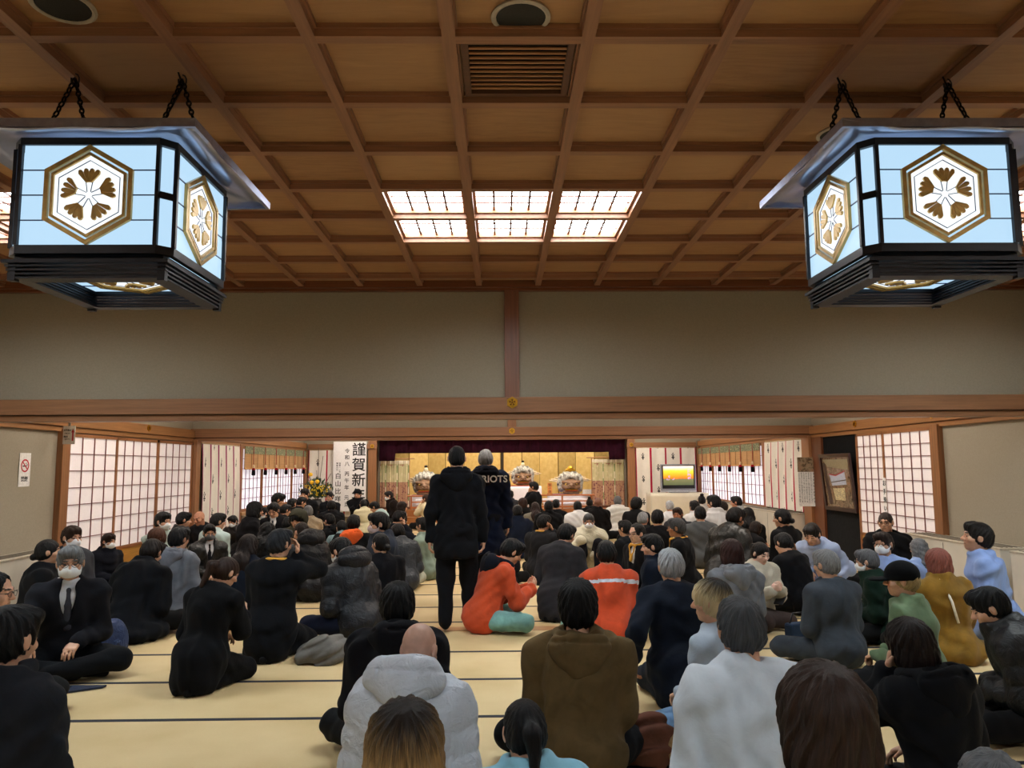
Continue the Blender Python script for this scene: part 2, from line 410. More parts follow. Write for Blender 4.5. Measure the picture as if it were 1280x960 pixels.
    def wr_(amp,k=1.0):
        a1=nrm(rs.randn(3))*38*k;a2=nrm(rs.randn(3))*23*k;a3=nrm(rs.randn(3))*75*k
        return lambda p: amp*(np.sin(p@a1+1.9*np.sin(p@a2+ph[0])+ph[1])+.45*np.sin(p@a3+1.5*np.sin(p@a1*.6+ph[2])))
    v_,f_=sdf_mesh(trs+[Half((0,0,.006),(0,0,-1),.004)],h2,wr_(.004)); np_mesh('trousers',v_,f_,m_cloth(bottom,'suit'),None,rt)
    if dist<9 or seat=='stand':
        for q in sk:
            v_,f_=sdf_mesh(q+[Half((0,0,.004),(0,0,-1),.004)],max(h,.008)); np_mesh('sock',v_,f_,m_cloth(socks,'hoodie'),None,rt)
    # ---- top garment
    up=dirn(la); fwd=V3(0,math.cos(la),-math.sin(la)); ML=np.array([[1,0,0],fwd,up])
    qz=(.010,.12) if sty=='puffer' else None
    g=[Ell(C+up*.0,(.165+t,.112+t,.175+t*.5),ML,k=.05),
       Cap(P+V3(0,0,.02),C,.158+t*.9,.160+t,k=.06,sq=.74,f=V3(0,1,-.15),quilt=qz),
       Cap(shl[0]+V3(.01,0,-.005),shl[1]+V3(-.01,0,-.005),.060+t*.8,k=.06),
       Cap(Nk+nd*-.01,Nk+up*-.05,.070+t*.4,.10,k=.07),
       Cap(Nk+nd*.02,shl[0],.038+t*.5,.05+t*.6,k=.04),Cap(Nk+nd*.02,shl[1],.038+t*.5,.05+t*.6,k=.04)]
    if seat!='stand':
        g.append(Ell(P+V3(0,-.01,-.01+.02),(.185+t,.165+t,.15+t*.4),k=.06))
        if coatlen or sty in('coat',): g.append(Ell(P+V3(0,-.02,-.06),(.235+t+.1*coatlen,.21+t+.08*coatlen,.12),k=.08))
        if seat=='seiza' : g.append(Cap(P+V3(0,-.04,-.02),V3(0,-.07,.12),.17+t,.17+t,k=.06,sq=.85,f=V3(0,1,0)))
    else:
        g.append(Cap(P+V3(0,0,.02),P-V3(0,0,.10+coatlen*.2),.165+t,.185+t+coatlen*.02,k=.04,sq=.72,f=V3(0,1,0)))
        g.append(Half(P-V3(0,0,.17+coatlen*.25),(0,0,-1),.01))
    g+=sleeve
    neckin=[Cap(Nk-nd*.02,H(0,-.02,-.06),.062,.06,op='s',k=.01)]
    colR=.066+t*.35
    Mn=np.array([nrm(np.cross(V3(0,1,0),nd)),nrm(np.cross(nd,nrm(np.cross(V3(0,1,0),nd)))),nd])
    tall={'puffer':.03,'coat':.022,'work':.014,'leather':.016}.get(sty,.004)
    g.append(Tor(Nk+nd*(.035+tall*.5),colR+.006,.014+t*.25,Mn,k=.02,sy=1.08))
    if tall>.015: g.append(Tor(Nk+nd*(.050+tall),colR+.004,.012+t*.25,Mn,k=.02,sy=1.08))
    vc=(shirt is not None)
    if vc: g+=[Cap(Nk+fwd*.085+nd*.06,Nk+fwd*.10-up*.02,.046,.046,op='s',k=.01),Cap(Nk+fwd*.11-up*.01,C+fwd*(.16+t)-up*.15,.054,.012,op='s',k=.01)]
    g+=neckin+[Half((0,0,.008),(0,0,-1),.004)]
    v_,f_=sdf_mesh(g,h2,wr_({'suit':.0055,'shirt':.006,'puffer':.005}.get(sty,.008)))
    cl=None; mm=[m_cloth(tc,sty)]
    if stripe:
        mm.append(m_plain(stripe[0],.4,name='reflective_tape')); z0,z1=stripe[1]
        def cl(c,o=Nk,ax=nrm(up)):
            q=(o-c)@ax; side=np.abs(c[:,0])<.40
            return (((q>z0)&(q<z1)&(c[:,1]<Nk[1]+.03))&side).astype(int)
    np_mesh({'suit':'jacket','shirt':'shirt','work':'work_jacket','hoodie':'sweatshirt','coat':'coat','puffer':'padded_jacket','leather':'leather_jacket','fleece':'fleece_cardigan'}[sty],v_,f_,mm,cl,rt)
    if vc or (sty=='suit' and hst in('short','shaved','thin','recede','pony','lowbun')):
        sc_=shirt or '#e4e4e6'
        q=[Tor(Nk+nd*.052,.064,.011,Mn,k=.01,sy=1.06)]
        if vc: q+=[Ell(C+up*.01,(.150,.114,.17),ML,k=.03),Cap(Nk,Nk-up*.05,.068,.09,k=.05),Cap(W,C,.145,.150,k=.05,sq=.76,f=fwd)]
        v_,f_=sdf_mesh(q+neckin,max(h,.008)); np_mesh('shirt_collar' if not vc else 'shirt',v_,f_,m_cloth(sc_,'shirt'),None,rt)
        if tie and vc:
            a=Nk+fwd*.098+nd*.008; b=C+fwd*.130+up*.03; b2=C+fwd*.132-up*.12
            v_,f_=sdf_mesh([Cap(a,a-up*.02,.017,.013,sq=.6,f=fwd,k=.005),Cap(a-up*.02,b,.014,.022,sq=.45,f=fwd,k=.005),Cap(b,b2,.022,.030,sq=.45,f=fwd,k=.005)],max(h*.8,.006)); np_mesh('necktie',v_,f_,m_cloth(tie,'suit'),None,rt)
    if ribbon:
        v_,f_=sdf_mesh([Tor(Nk+nd*.045,.080+t*.4,.016,Mn,sy=1.1),Cap(Nk+fwd*(.09+t)+V3(.05,0,0)+nd*.03,C+fwd*(.13+t),.014,sq=.5,f=fwd),Cap(Nk+fwd*(.09+t)-V3(.05,0,0)+nd*.03,C+fwd*(.13+t),.014,sq=.5,f=fwd)],max(h,.008)); np_mesh('neck_ribbon',v_,f_,m_cloth(ribbon,'shirt'),None,rt)
    if sash:
        pth=[tuple(Nk+V3(.09*math.cos(a)*1.2-.02,-.02-.15*abs(math.sin(a)),-.02-.30*max(0,math.sin(a)))) for a in np.linspace(-.3,math.pi*.6,12)]
        pth=[tuple(Nk+V3(-.07,.03,.045+t)),tuple(Nk+V3(-.075,-.05,.03+t)),tuple(Nk+V3(-.07,-.115-t,-.05)),tuple(C+V3(-.055,-.125-t,.0)),tuple(W+V3(-.04,-.145-t,.02))]
        tube_mesh('shoulder_strap',[pth],.010,m_plain(sash,.5,name='strap'),rt)
    # ---- hood
    if hood:
        bk=V3(0,-1,0)*math.cos(la)+V3(0,0,1)*math.sin(la)
        if hoodup:
            q=[Ell(H(0,-.025,.015),(.118,.135,.135),M,k=.03),Cap(H(0,-.05,-.05),Nk+bk*.03,.10,.10,k=.05),Ell(H(0,.13,-.01),(.075,.09,.105),M,op='s',k=.02),Ell(H(0,.0,.0),(.09,.11,.11),M,op='s',k=.01)]
        else:
            pf=sty=='puffer'; big=1.2 if pf else 1.0
            cb=Nk+bk*(.105+t*.75)+up*(.045 if pf else .0)
            q=[Ell(cb,(.150*big,.074*big,.088*big),ML,k=.03),Ell(cb-up*(.085 if not pf else .04)+bk*.006,(.072*big,.050*big,.062*big),ML,k=.06),
               Tor(Nk+nd*.045+bk*.03,.098*big,.030*big,Mn,k=.03,sy=1.1),
               Ell(cb+up*(.080 if not pf else .11)+bk*-.002,(.115*big,.036*big,.050*big),ML,op='s',k=.012),
               Tor(cb+up*(.030)-bk*.02,.150*big,.007,ML@rX(.35) if False else ML,op='s',k=.006,sy=.55)]+neckin
        v_,f_=sdf_mesh(q,h2*.85,wr_(.005,.8)); np_mesh('hood',v_,f_,m_cloth(hood,sty),None,rt)
    # ---- hair / cap
    hp_=[]
    face=Ell(H(0,.128,-.042),(.082,.088,.108),M,op='s',k=.012)
    ears=[Ell(H(sd*.096,.002,-.010),(.030,.026,.034),M,op='s',k=.01) for sd in(-1,1)]
    hf=lambda c,n,k=.012: Half(H(*c),hx@V3(*n),k)
    if hst in('short','thin','pony','bun','lowbun','topknot'):
        r=(.084,.105,.098) if hst=='short' else (.080,.101,.094)
        hp_=[Ell(H(0,-.014,.028),r,M,k=.02),Ell(H(0,-.034,-.015),(.082,.082,.074),M,k=.03)]
        if hst=='short' and not cap: hp_.append(Ell(H(.01,.05,.085),(.062,.045,.035),M,k=.03))
        low=-.062 if hst in('short','thin') else -.085
        hp_+=[face]+ears+[hf((0,-.02,low),(0,.55,-1))]
        if hst=='pony': hp_+=[Cap(H(0,-.10,.03),H(0,-.145,.0),.030,.034,k=.01),Cap(H(0,-.145,.0),H(0,-.14,-.17),.036,.016,k=.02)]
        if hst=='bun': hp_.append(Ell(H(0,-.125,.03),(.04,.036,.038),M,k=.008))
        if hst=='lowbun': hp_.append(Ell(H(0,-.120,-.045),(.042,.034,.034),M,k=.008))
        if hst=='topknot': hp_.append(Ell(H(0,-.06,.125),(.045,.045,.035),M,k=.01))
    elif hst=='shaved': hp_=[Ell(H(0,-.013,.026),(.0760,.0960,.0915),M,k=.02),Ell(H(0,-.034,-.015),(.072,.076,.068),M,k=.02),face]+ears+[hf((0,-.02,-.062),(0,.55,-1))]
    elif hst=='recede': hp_=[Ell(H(0,-.016,.026),(.083,.102,.097),M,k=.02),Ell(H(0,-.034,-.015),(.080,.080,.070),M,k=.02),Ell(H(0,.120,.005),(.070,.095,.118),M,op='s',k=.012)]+ears+[hf((0,-.02,-.062),(0,.55,-1))]
    elif hst=='mop': hp_=[Ell(H(0,-.012,.028),(.092,.113,.105),M,k=.02),Ell(H(0,-.035,-.025),(.087,.086,.080),M,k=.03),Ell(H(0,.135,-.062),(.074,.078,.100),M,op='s',k=.012),hf((0,-.02,-.085),(0,.42,-1))]
    elif hst=='curly': hp_=[Ell(H(0,-.016,.035),(.112,.122,.115),M,k=.02),Ell(H(0,-.045,-.02),(.10,.085,.080),M,k=.03),face,hf((0,-.02,-.085),(0,.42,-1))]
    elif hst in('bob','long','wavy'):
        hp_=[Ell(H(0,-.014,.024),(.094,.113,.106),M,k=.02),Ell(H(0,-.020,-.055),(.100,.094,.085),M,k=.03),
             Ell(H(0,.135,-.052),(.066,.085,.105),M,op='s',k=.012),Ell(H(0,.02,-.11),(.062,.06,.06),M,op='s',k=.012)]
        if hst=='bob': hp_.append(hf((0,0,-.125),(0,.25,-1)))
        else:
            e=H(0,-.10,-.20); e2=Nk+V3(0,-.13-t,-.14)
            hp_+=[Cap(H(0,-.055,-.06),Nk+V3(0,-.105-t,-.0),.090,.085,k=.04,sq=.6,f=V3(0,1,0)),Cap(Nk+V3(0,-.105-t,0),e2,.088,.05,k=.04,sq=.42,f=V3(0,1,0))]
    if hp_:
        ax=hx@nrm(V3(0,-.45,.9)); ux=nrm(np.cross(ax,hx@V3(1,0,0))); uy=np.cross(ax,ux)
        def att(p):
            q=p-H(0,-.01,.01); l=np.linalg.norm(q,axis=-1)+1e-9; a=np.arctan2(q@uy,q@ux); th=np.arccos(np.clip((q@ax)/l,-1,1))
            return np.stack([np.cos(a),np.sin(a),th+np.maximum(0,l-.13)*6],-1)
        if hst in('curly','wavy'):
            k1,k2,k3=[nrm(rs.randn(3))*f_ for f_ in(150,190,120)]
            dsp=lambda p:.005*(np.sin(p@k1+1.5*np.sin(p@k2))+np.sin(p@k3+1.2*np.sin(p@k1)))*(1 if hst=='curly' else .8)
        else:
            am=.0022 if hst in('pony','bun','lowbun','topknot','shaved') else .0034
            def dsp(p):
                a_=att(p); a=np.arctan2(a_[...,1],a_[...,0]); th=a_[...,2]
                return -am*np.clip(th*1.2,0,1)*(np.sin(a*17+2.2*np.sin(th*3+ph[3])+ph[4])+.7*np.sin(a*31+1.7*np.sin(th*5+ph[5]))+.5*np.sin(a*9-th*2.5+ph[6]))
        v_,f_=sdf_mesh(hp_,h*.92,dsp); np_mesh('hair',v_,f_,m_hair(hc,tip),None,rt,att)
    if beard:
        v_,f_=sdf_mesh([Ell(H(0,.030,-.062),(.060,.066,.050),M,k=.02),Half(H(0,0,-.045),hx@V3(0,-.6,1),.01)],h); np_mesh('beard',v_,f_,m_hair(beard),None,rt,lambda p:p)
    if cap:
        q=[Ell(H(0,-.012,.040),(.092,.114,.090),M,k=.02),Cap(H(0,-.012,.02),H(0,-.012,.035),.090,.090,k=.03),Half(H(0,0,.012),hx@V3(0,.1,-1),.008)]
        if cap[0]=='cap': q.append(Ell(H(0,.135,.012),(.074,.075,.014),M,k=.01)); q[2]=Half(H(0,0,.004),hx@V3(0,.02,-1),.006)
        if cap[0]=='beanie': q[2]=Half(H(0,0,.0),hx@V3(0,.45,-1),.008)
        v_,f_=sdf_mesh(q,h); np_mesh({'cap':'cap','beanie':'beanie'}[cap[0]],v_,f_,m_cloth(cap[1],'hoodie'),None,rt)
    if mask:
        q=[Ell(H(0,.043,-.045),(.0625,.067,.056),M,k=.02),Ell(H(0,.074,-.030),(.030,.044,.030),M,k=.02),Half(H(0,.030,0),hx@V3(0,-1,0),.006),Half(H(0,0,-.002),hx@V3(0,-.1,1),.004),Half(H(0,0,-.096),hx@V3(0,.1,-1),.006)]
        for sd in(-1,1):
            for zz in(-.015,-.07): q.insert(0,Cap(H(sd*.060,.042,zz),H(sd*.080,-.008,.004),max(.003,h*.55),k=.002))
        q[-1:]=q[-1:]
        v_,f_=sdf_mesh(q[:4]+q[4:6]+[Half(H(0,-.012,0),hx@V3(0,-1,0),.004)]+q[7:],max(h*.85,.005)); np_mesh('face_mask',v_,f_,m_cloth(mask,'shirt'),None,rt)
    if glasses:
        rr=max(.0016,dist*.0002); P_=[]
        for sd in(-1,1):
            P_.append([tuple(H(sd*.033+.023*math.cos(a),.106-.010*abs(math.cos(a)),.008+.017*math.sin(a))) for a in np.linspace(0,2*math.pi,15)])
            P_.append([tuple(H(sd*.056,.098,.012)),tuple(H(sd*.082,.05,.012)),tuple(H(sd*.086,-.005,.010))])
        P_.append([tuple(H(-.010,.104,.010)),tuple(H(.010,.104,.010))])
        tube_mesh('glasses',P_,rr,m_plain('#2a2422',.3,name='glasses_frame'),rt)
    rt.scale=(s,s,s); rt.location=tuple(root); rt.rotation_euler=(0,0,psr)
    rt['label']=label; rt['category']='person'
    if group: rt['group']=group
    PLIST.append((label,root[0],root[1],dist))
    return rt,root
# ---------------------------------------------------------------- mesh helpers
class MB:
    def __init__(s): s.v=[];s.f=[];s.m=[]
    def add(s,v,f,mi=0):
        b=len(s.v); s.v+=[tuple(map(float,p)) for p in v]; s.f+=[tuple(b+i for i in q) for q in f]; s.m+=[mi]*len(f); return s
    def box(s,c,d,mi=0,M=None):
        v=[]
        for z in(-1,1):
            for y in(-1,1):
                for x in(-1,1):
                    p=np.array([x*d[0]/2,y*d[1]/2,z*d[2]/2])
                    if M is not None: p=M@p
                    v.append(np.array(c)+p)
        return s.add(v,[(0,2,3,1),(4,5,7,6),(0,1,5,4),(2,6,7,3),(0,4,6,2),(1,3,7,5)],mi)
    def bb(s,x0,x1,y0,y1,z0,z1,mi=0): return s.box(((x0+x1)/2,(y0+y1)/2,(z0+z1)/2),(x1-x0,y1-y0,z1-z0),mi)
    def prism(s,pts,n,t,mi=0):           # polygon pts (3d) extruded by n*t
        n=np.array(n,float)*t; k=len(pts); P=[np.array(p,float) for p in pts]
        return s.add(P+[p+n for p in P],[tuple(range(k))[::-1],tuple(range(k,2*k))]+[(i,(i+1)%k,k+(i+1)%k,k+i) for i in range(k)],mi)
    def ring(s,A,B,n,t,mi=0):            # frame between two equal-length loops
        n=np.array(n,float)*t;k=len(A);A=[np.array(p,float) for p in A];B=[np.array(p,float) for p in B]
        v=A+B+[p+n for p in A]+[p+n for p in B]; f=[]
        for i in range(k):
            j=(i+1)%k; f+=[(i,j,k+j,k+i),(2*k+i,3*k+i,3*k+j,2*k+j),(i,2*k+i,2*k+j,j),(k+i,k+j,3*k+j,3*k+i)]
        return s.add(v,f,mi)
    def cyl(s,a,b,r1,r2=None,seg=14,mi=0,cap=True):
        r2=r1 if r2 is None else r2; a=np.array(a,float);b=np.array(b,float); t=nrm(b-a); u=nrm(np.cross(t,(0,0,1) if abs(t[2])<.9 else (1,0,0))); w=np.cross(t,u); v=[]
        for c,r in((a,r1),(b,r2)):
            for i in range(seg):
                an=2*math.pi*i/seg; v.append(c+(u*math.cos(an)+w*math.sin(an))*r)
        f=[(i,(i+1)%seg,seg+(i+1)%seg,seg+i) for i in range(seg)]
        if cap: f+=[tuple(range(seg))[::-1],tuple(range(seg,2*seg))]
        return s.add(v,f,mi)
    def lathe(s,c,prof,seg=20,mi=0,ax=None):
        v=[];k=len(prof)
        for r,z in prof:
            for i in range(seg):
                an=2*math.pi*i/seg; v.append((c[0]+r*math.cos(an),c[1]+r*math.sin(an),c[2]+z))
        f=[]
        for j in range(k-1):
            for i in range(seg): f.append((j*seg+i,j*seg+(i+1)%seg,(j+1)*seg+(i+1)%seg,(j+1)*seg+i))
        f+=[tuple(range(seg))[::-1],tuple((k-1)*seg+i for i in range(seg))]
        return s.add(v,f,mi)
    def build(s,name,mats,parent=None,smooth=False,bevel=0):
        me=bpy.data.meshes.new(name); me.from_pydata(s.v,[],s.f)
        for m in (mats if isinstance(mats,(list,tuple)) else [mats]): me.materials.append(m)
        me.polygons.foreach_set('material_index',s.m)
        bm=bmesh.new(); bm.from_mesh(me); bmesh.ops.recalc_face_normals(bm,faces=bm.faces); bm.to_mesh(me); bm.free()
        if smooth:
            me.polygons.foreach_set('use_smooth',[True]*len(me.polygons))
        o=bpy.data.objects.new(name,me); COL.objects.link(o)
        if smooth:
            try: me.set_sharp_from_angle(angle=math.radians(38))
            except Exception: pass
        if bevel:
            md=o.modifiers.new('bevel','BEVEL'); md.width=bevel; md.segments=2; md.limit_method='ANGLE'
        if parent is not None: o.parent=parent
        return o
def struct(o): o['kind']='structure'; return o
def tag(o,label,cat,group=None):
    o['label']=label;o['category']=cat
    if group:o['group']=group
    return o
def empty(name,loc,label,cat,group=None,rz=0):
    o=bpy.data.objects.new(name,None); COL.objects.link(o); o.location=loc; o.rotation_euler=(0,0,rz); o.empty_display_size=.1
    return tag(o,label,cat,group)
def copy_tree(o,parent=None):
    c=o.copy(); COL.objects.link(c)
    if parent is not None: c.parent=parent
    for ch in [x for x in list(bpy.data.objects) if x.parent==o]: copy_tree(ch,c)
    return c
def glyphs(name,items,mat,parent=None,bold=0.0,ext=.0015):
    """items: list of (text,x,z,size) in a plane; returns one mesh lying in local XZ plane facing -Y"""
    V=[];F=[]
    dg=None
    for tx,x,z,size in items:
        cu=bpy.data.curves.new('t','FONT'); cu.body=tx; cu.size=size; cu.align_x='CENTER'; cu.align_y='CENTER'; cu.offset=bold*size; cu.extrude=ext; cu.resolution_u=3
        o=bpy.data.objects.new('t',cu); COL.objects.link(o); bpy.context.view_layer.update()
        me=bpy.data.meshes.new_from_object(o.evaluated_get(bpy.context.evaluated_depsgraph_get()))
        b=len(V)
        V+=[(x+v.co.x,-v.co.z,z+v.co.y) for v in me.vertices]; F+=[tuple(b+i for i in p.vertices) for p in me.polygons]
        bpy.data.objects.remove(o); bpy.data.curves.remove(cu); bpy.data.meshes.remove(me)
    me=bpy.data.meshes.new(name); me.from_pydata(V,[],F); me.materials.append(mat)
    o=bpy.data.objects.new(name,me); COL.objects.link(o)
    if parent is not None:o.parent=parent
    return o
def grid_cloth(name,nx,nz,w,hh,pos,cls,mats,parent=None,thick=.004):
    """cloth: u in 0..w, t in 0..hh (downwards)"""
    u=np.linspace(0,1,nx+1);t=np.linspace(0,1,nz+1); U,T=np.meshgrid(u,t,indexing='ij')
    P=pos(U,T).reshape(-1,3)
    idx=np.arange((nx+1)*(nz+1)).reshape(nx+1,nz+1)
    F=np.stack([idx[:-1,:-1],idx[1:,:-1],idx[1:,1:],idx[:-1,1:]],-1).reshape(-1,4)
    me=bpy.data.meshes.new(name); me.from_pydata(P.tolist(),[],F.tolist())
    for m in mats: me.materials.append(m)
    uc=((u[:-1]+u[1:])/2)[:,None]+0*t[None,:-1]; tc=((t[:-1]+t[1:])/2)[None,:]+0*u[:-1,None]
    me.polygons.foreach_set('material_index',cls(uc*w,tc*hh).astype(np.int32).ravel())
    me.polygons.foreach_set('use_smooth',[True]*len(F))
    o=bpy.data.objects.new(name,me); COL.objects.link(o)
    md=o.modifiers.new('thickness','SOLIDIFY'); md.thickness=thick
    if parent is not None:o.parent=parent
    return o
# ---------------------------------------------------------------- room shell
XL,XR,D1,D2,D3,ZC=-5.276,5.378,7.467,13.136,20.6,3.271
YB=-3.0; XS0,XS1=-3.32,3.39; YS=24.6
GX,GY,GS=-.2083,3.0175,.5812
ZB0,ZBG,ZB1=1.961,2.024,2.173
WOOD='#8f5c36'; WOODR='#8a5334'
def m_wall():
    a=N('plaster'); co=a.coord(); f=a.noise(co,60,5,.6); g=a.noise(co,1.2,2)
    a.base(a.ramp(f,[(.3,'#958b79'),(.7,'#9e9482')])); a.set(Roughness=.9); a.bump(f,.12,.004); return a.m
MW=m_wall()
struct(MB().bb(XL-.15,XL,YB,YS,0,3.6).build('wall_left',MW)); struct(MB().bb(XR,XR+.15,YB,YS,0,3.6).build('wall_right',MW))
struct(MB().bb(XL-.15,XR+.15,YB-.15,YB,0,3.6).build('wall_back',m_plain('#8a8272',.9)))
f=MB(); f.bb(XL,XS0-.0,D3,D3+.12,0,3.3); f.bb(XS1,XR,D3,D3+.12,0,3.3); f.bb(XS0,XS1,D3,D3+.12,2.30,3.3); struct(f.build('wall_front',MW))
struct(MB().bb(XL,XR,D1+.02,D1+.14,ZB1-.02,3.35).build('wall_partition',MW))
struct(MB().bb(XL,XR,D2+.02,D2+.14,ZB1-.02,3.35).build('wall_partition_far',MW))
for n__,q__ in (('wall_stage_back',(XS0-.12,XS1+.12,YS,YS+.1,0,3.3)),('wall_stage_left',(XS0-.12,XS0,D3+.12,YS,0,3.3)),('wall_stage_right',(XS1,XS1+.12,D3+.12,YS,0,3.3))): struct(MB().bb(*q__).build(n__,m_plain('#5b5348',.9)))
# floor of tatami mats with dark cloth borders
def m_tatami():
    a=N('tatami'); co=a.coord()
    f1=a.noise(a.coord((60,900,10)),1,3,.6); f2=a.noise(co,1.5,3); f3=a.noise(a.coord((5,260,5)),1,2)
    mx=a.n('ShaderNodeMath',operation='MULTIPLY_ADD'); mx.inputs[1].default_value=.45; a.l(f1,mx.inputs[0]); a.l(f2,mx.inputs[2])
    a.base(a.ramp(mx.outputs[0],[(.4,'#b9a072'),(.65,'#c9b082'),(.9,'#d3bc90')])); a.set(Roughness=.62); a.b.inputs['Specular IOR Level'].default_value=.3
    a.bump(f3,.25,.002); return a.m
MT=m_tatami(); MH=m_plain('#171c2a',.8,name='mat_border'); MS_=m_wood('#a5764a',0,.4)
seams=[6.43-.815*k for k in range(12)]+[7.63+.80*k for k in range(8) if 7.63+.8*k<D2-.1]+[13.75+.80*k for k in range(8)]
fl=MB(); ys=[YB]
F_=[]
for s_ in seams: F_.append((s_-.022,s_+.022,1))
F_+= [(7.22,7.40,2),(D2-.10,D2+.08,2)]
F_=sorted([q for q in F_ if q[0]>YB]); y=YB
for a_,b_,m_ in F_:
    fl.bb(XL,XR,y,a_,-.05,0,0); fl.bb(XL,XR,a_,b_,-.05,.0015,m_); y=b_
fl.bb(XL,XR,y,YS,-.05,0,0)
struct(fl.build('floor',[MT,MH,MS_,m_plain('#a58c5e',.8)]))
# coffered ceiling of the near room
def m_cpanel():
    a=N('ceiling_board'); co=a.coord((1/GS,1/GS,1)); 
    va=a.n('ShaderNodeVectorMath',operation='ADD'); va.inputs[1].default_value=(-GX/GS,-GY/GS,0); a.l(co,va.inputs[0])
    fl_=a.n('ShaderNodeVectorMath',operation='FLOOR'); a.l(va.outputs[0],fl_.inputs[0])
    wn=a.n('ShaderNodeTexWhiteNoise',noise_dimensions='2D'); a.l(fl_.outputs[0],wn.inputs['Vector'])
    g=a.noise(a.coord((2.2,16,2)),1.5,6,.65,1.2)
    mx=a.n('ShaderNodeMath',operation='MULTIPLY_ADD'); mx.inputs[1].default_value=.45; a.l(wn.outputs[0],mx.inputs[0]); a.l(g,mx.inputs[2])
    a.base(a.ramp(mx.outputs[0],[(.3,'#906542'),(.6,'#a67a52'),(.95,'#b3885e')])); a.set(Roughness=.5); a.bump(g,.06,.003); return a.m
c=MB(); LX=range(-9,10); 
def lit(i,j): return j in(3,4,-6,-5) and (i in(-1,0,1) or i in(-8,-7,-6) or i in(6,7,8))
for i in range(-9,10):
    for j in range(-11,8):
        x0=max(GX+GS*i,XL);x1=min(GX+GS*(i+1),XR);y0=max(GY+GS*j,YB);y1=min(GY+GS*(j+1),D1)
        if x1<=x0 or y1<=y0 or lit(i,j): continue
        c.bb(x0,x1,y0,y1,ZC+.055,ZC+.08,0)
for i in range(-9,11):
    x=GX+GS*i
    if XL<x<XR: c.bb(x-.028,x+.028,YB,D1,ZC,ZC+.10,1); c.bb(x-.037,x+.037,YB,D1,ZC+.034,ZC+.095,1)
for j in range(-11,8):
    y=GY+GS*j
    if YB<y<D1: c.bb(XL,XR,y-.028,y+.028,ZC+.001,ZC+.10,2); c.bb(XL,XR,y-.037,y+.037,ZC+.0345,ZC+.095,2)
c.bb(XL-.1,XR+.1,YB-.1,D1+.1,ZC+.34,ZC+.38,0)
struct(c.build('ceiling',[m_cpanel(),m_wood('#96694e',1,.42),m_wood('#96694e',0,.42)]))
struct(MB().bb(XL,XR,D1-.10,D1+.02,ZC-.012,ZC+.09).bb(XL,XR,D1-.05,D1+.02,ZC-.035,ZC-.0).build('trim_1',m_wood('#74432a',0,.42)))
# ceilings further in (flush boards), only lighting the room
cb=m_wood('#9a7148',1,.5)
struct(MB().bb(XL-.1,XR+.1,D1+.1,D3+.2,3.30,3.36).bb(XS0-.2,XS1+.2,D3+.1,YS+.1,3.0,3.06).build('ceiling_far',cb))
# vent, speakers and light panels in the ceiling
ve=empty('air_vent',(GX+GS*.5,GY+GS*.5,ZC+.055),'dark slatted air vent in the ceiling above the square lit panels','vent')
w=GS/2-.045
v=MB(); v.ring([(-w,-w,0),(w,-w,0),(w,w,0),(-w,w,0)],[(-w+.03,-w+.03,0),(w-.03,-w+.03,0),(w-.03,w-.03,0),(-w+.03,w-.03,0)],(0,0,-1),.03); v.build('frame',m_wood('#5c3a28',0,.5),ve)
for k in range(11): MB().box((0,-w+.05+k*(2*w-.1)/10,-.012),(2*w-.06,.012,.008)).build('slat',m_wood('#a3744e',0,.5),ve); MB().box((0,0,.0),(2*w-.01,2*w-.01,.01)).build('backing',m_plain('#0d0a08',.9),ve)
for (x,y,lb) in ((.09,2.93,'round ceiling speaker with pale rim at the top centre edge'),(-1.72,2.86,'round ceiling speaker with pale rim above the left lantern'),(1.885,4.03,'round ceiling speaker with pale rim beside the right lantern chains')):
    o=empty('ceiling_speaker',(x,y,ZC+.055),lb,'speaker')
    MB().lathe((0,0,-.012),[(.118,.012),(.122,.002),(.112,-.004),(.102,.0),(.102,.010)],28).build('rim',m_plain('#b9ada0',.5),o,True)
    MB().lathe((0,0,-.008),[(.101,.006),(.101,-.001),(.05,-.004),(.001,-.005)],28).build('grille',m_plain('#23211f',.7,scale=300,var=.3),o,True)
MP=m_emit('#eaf5f8',L_PANEL,'lit_panel'); LAT=m_wood('#5e3426',1,.5)
first=None
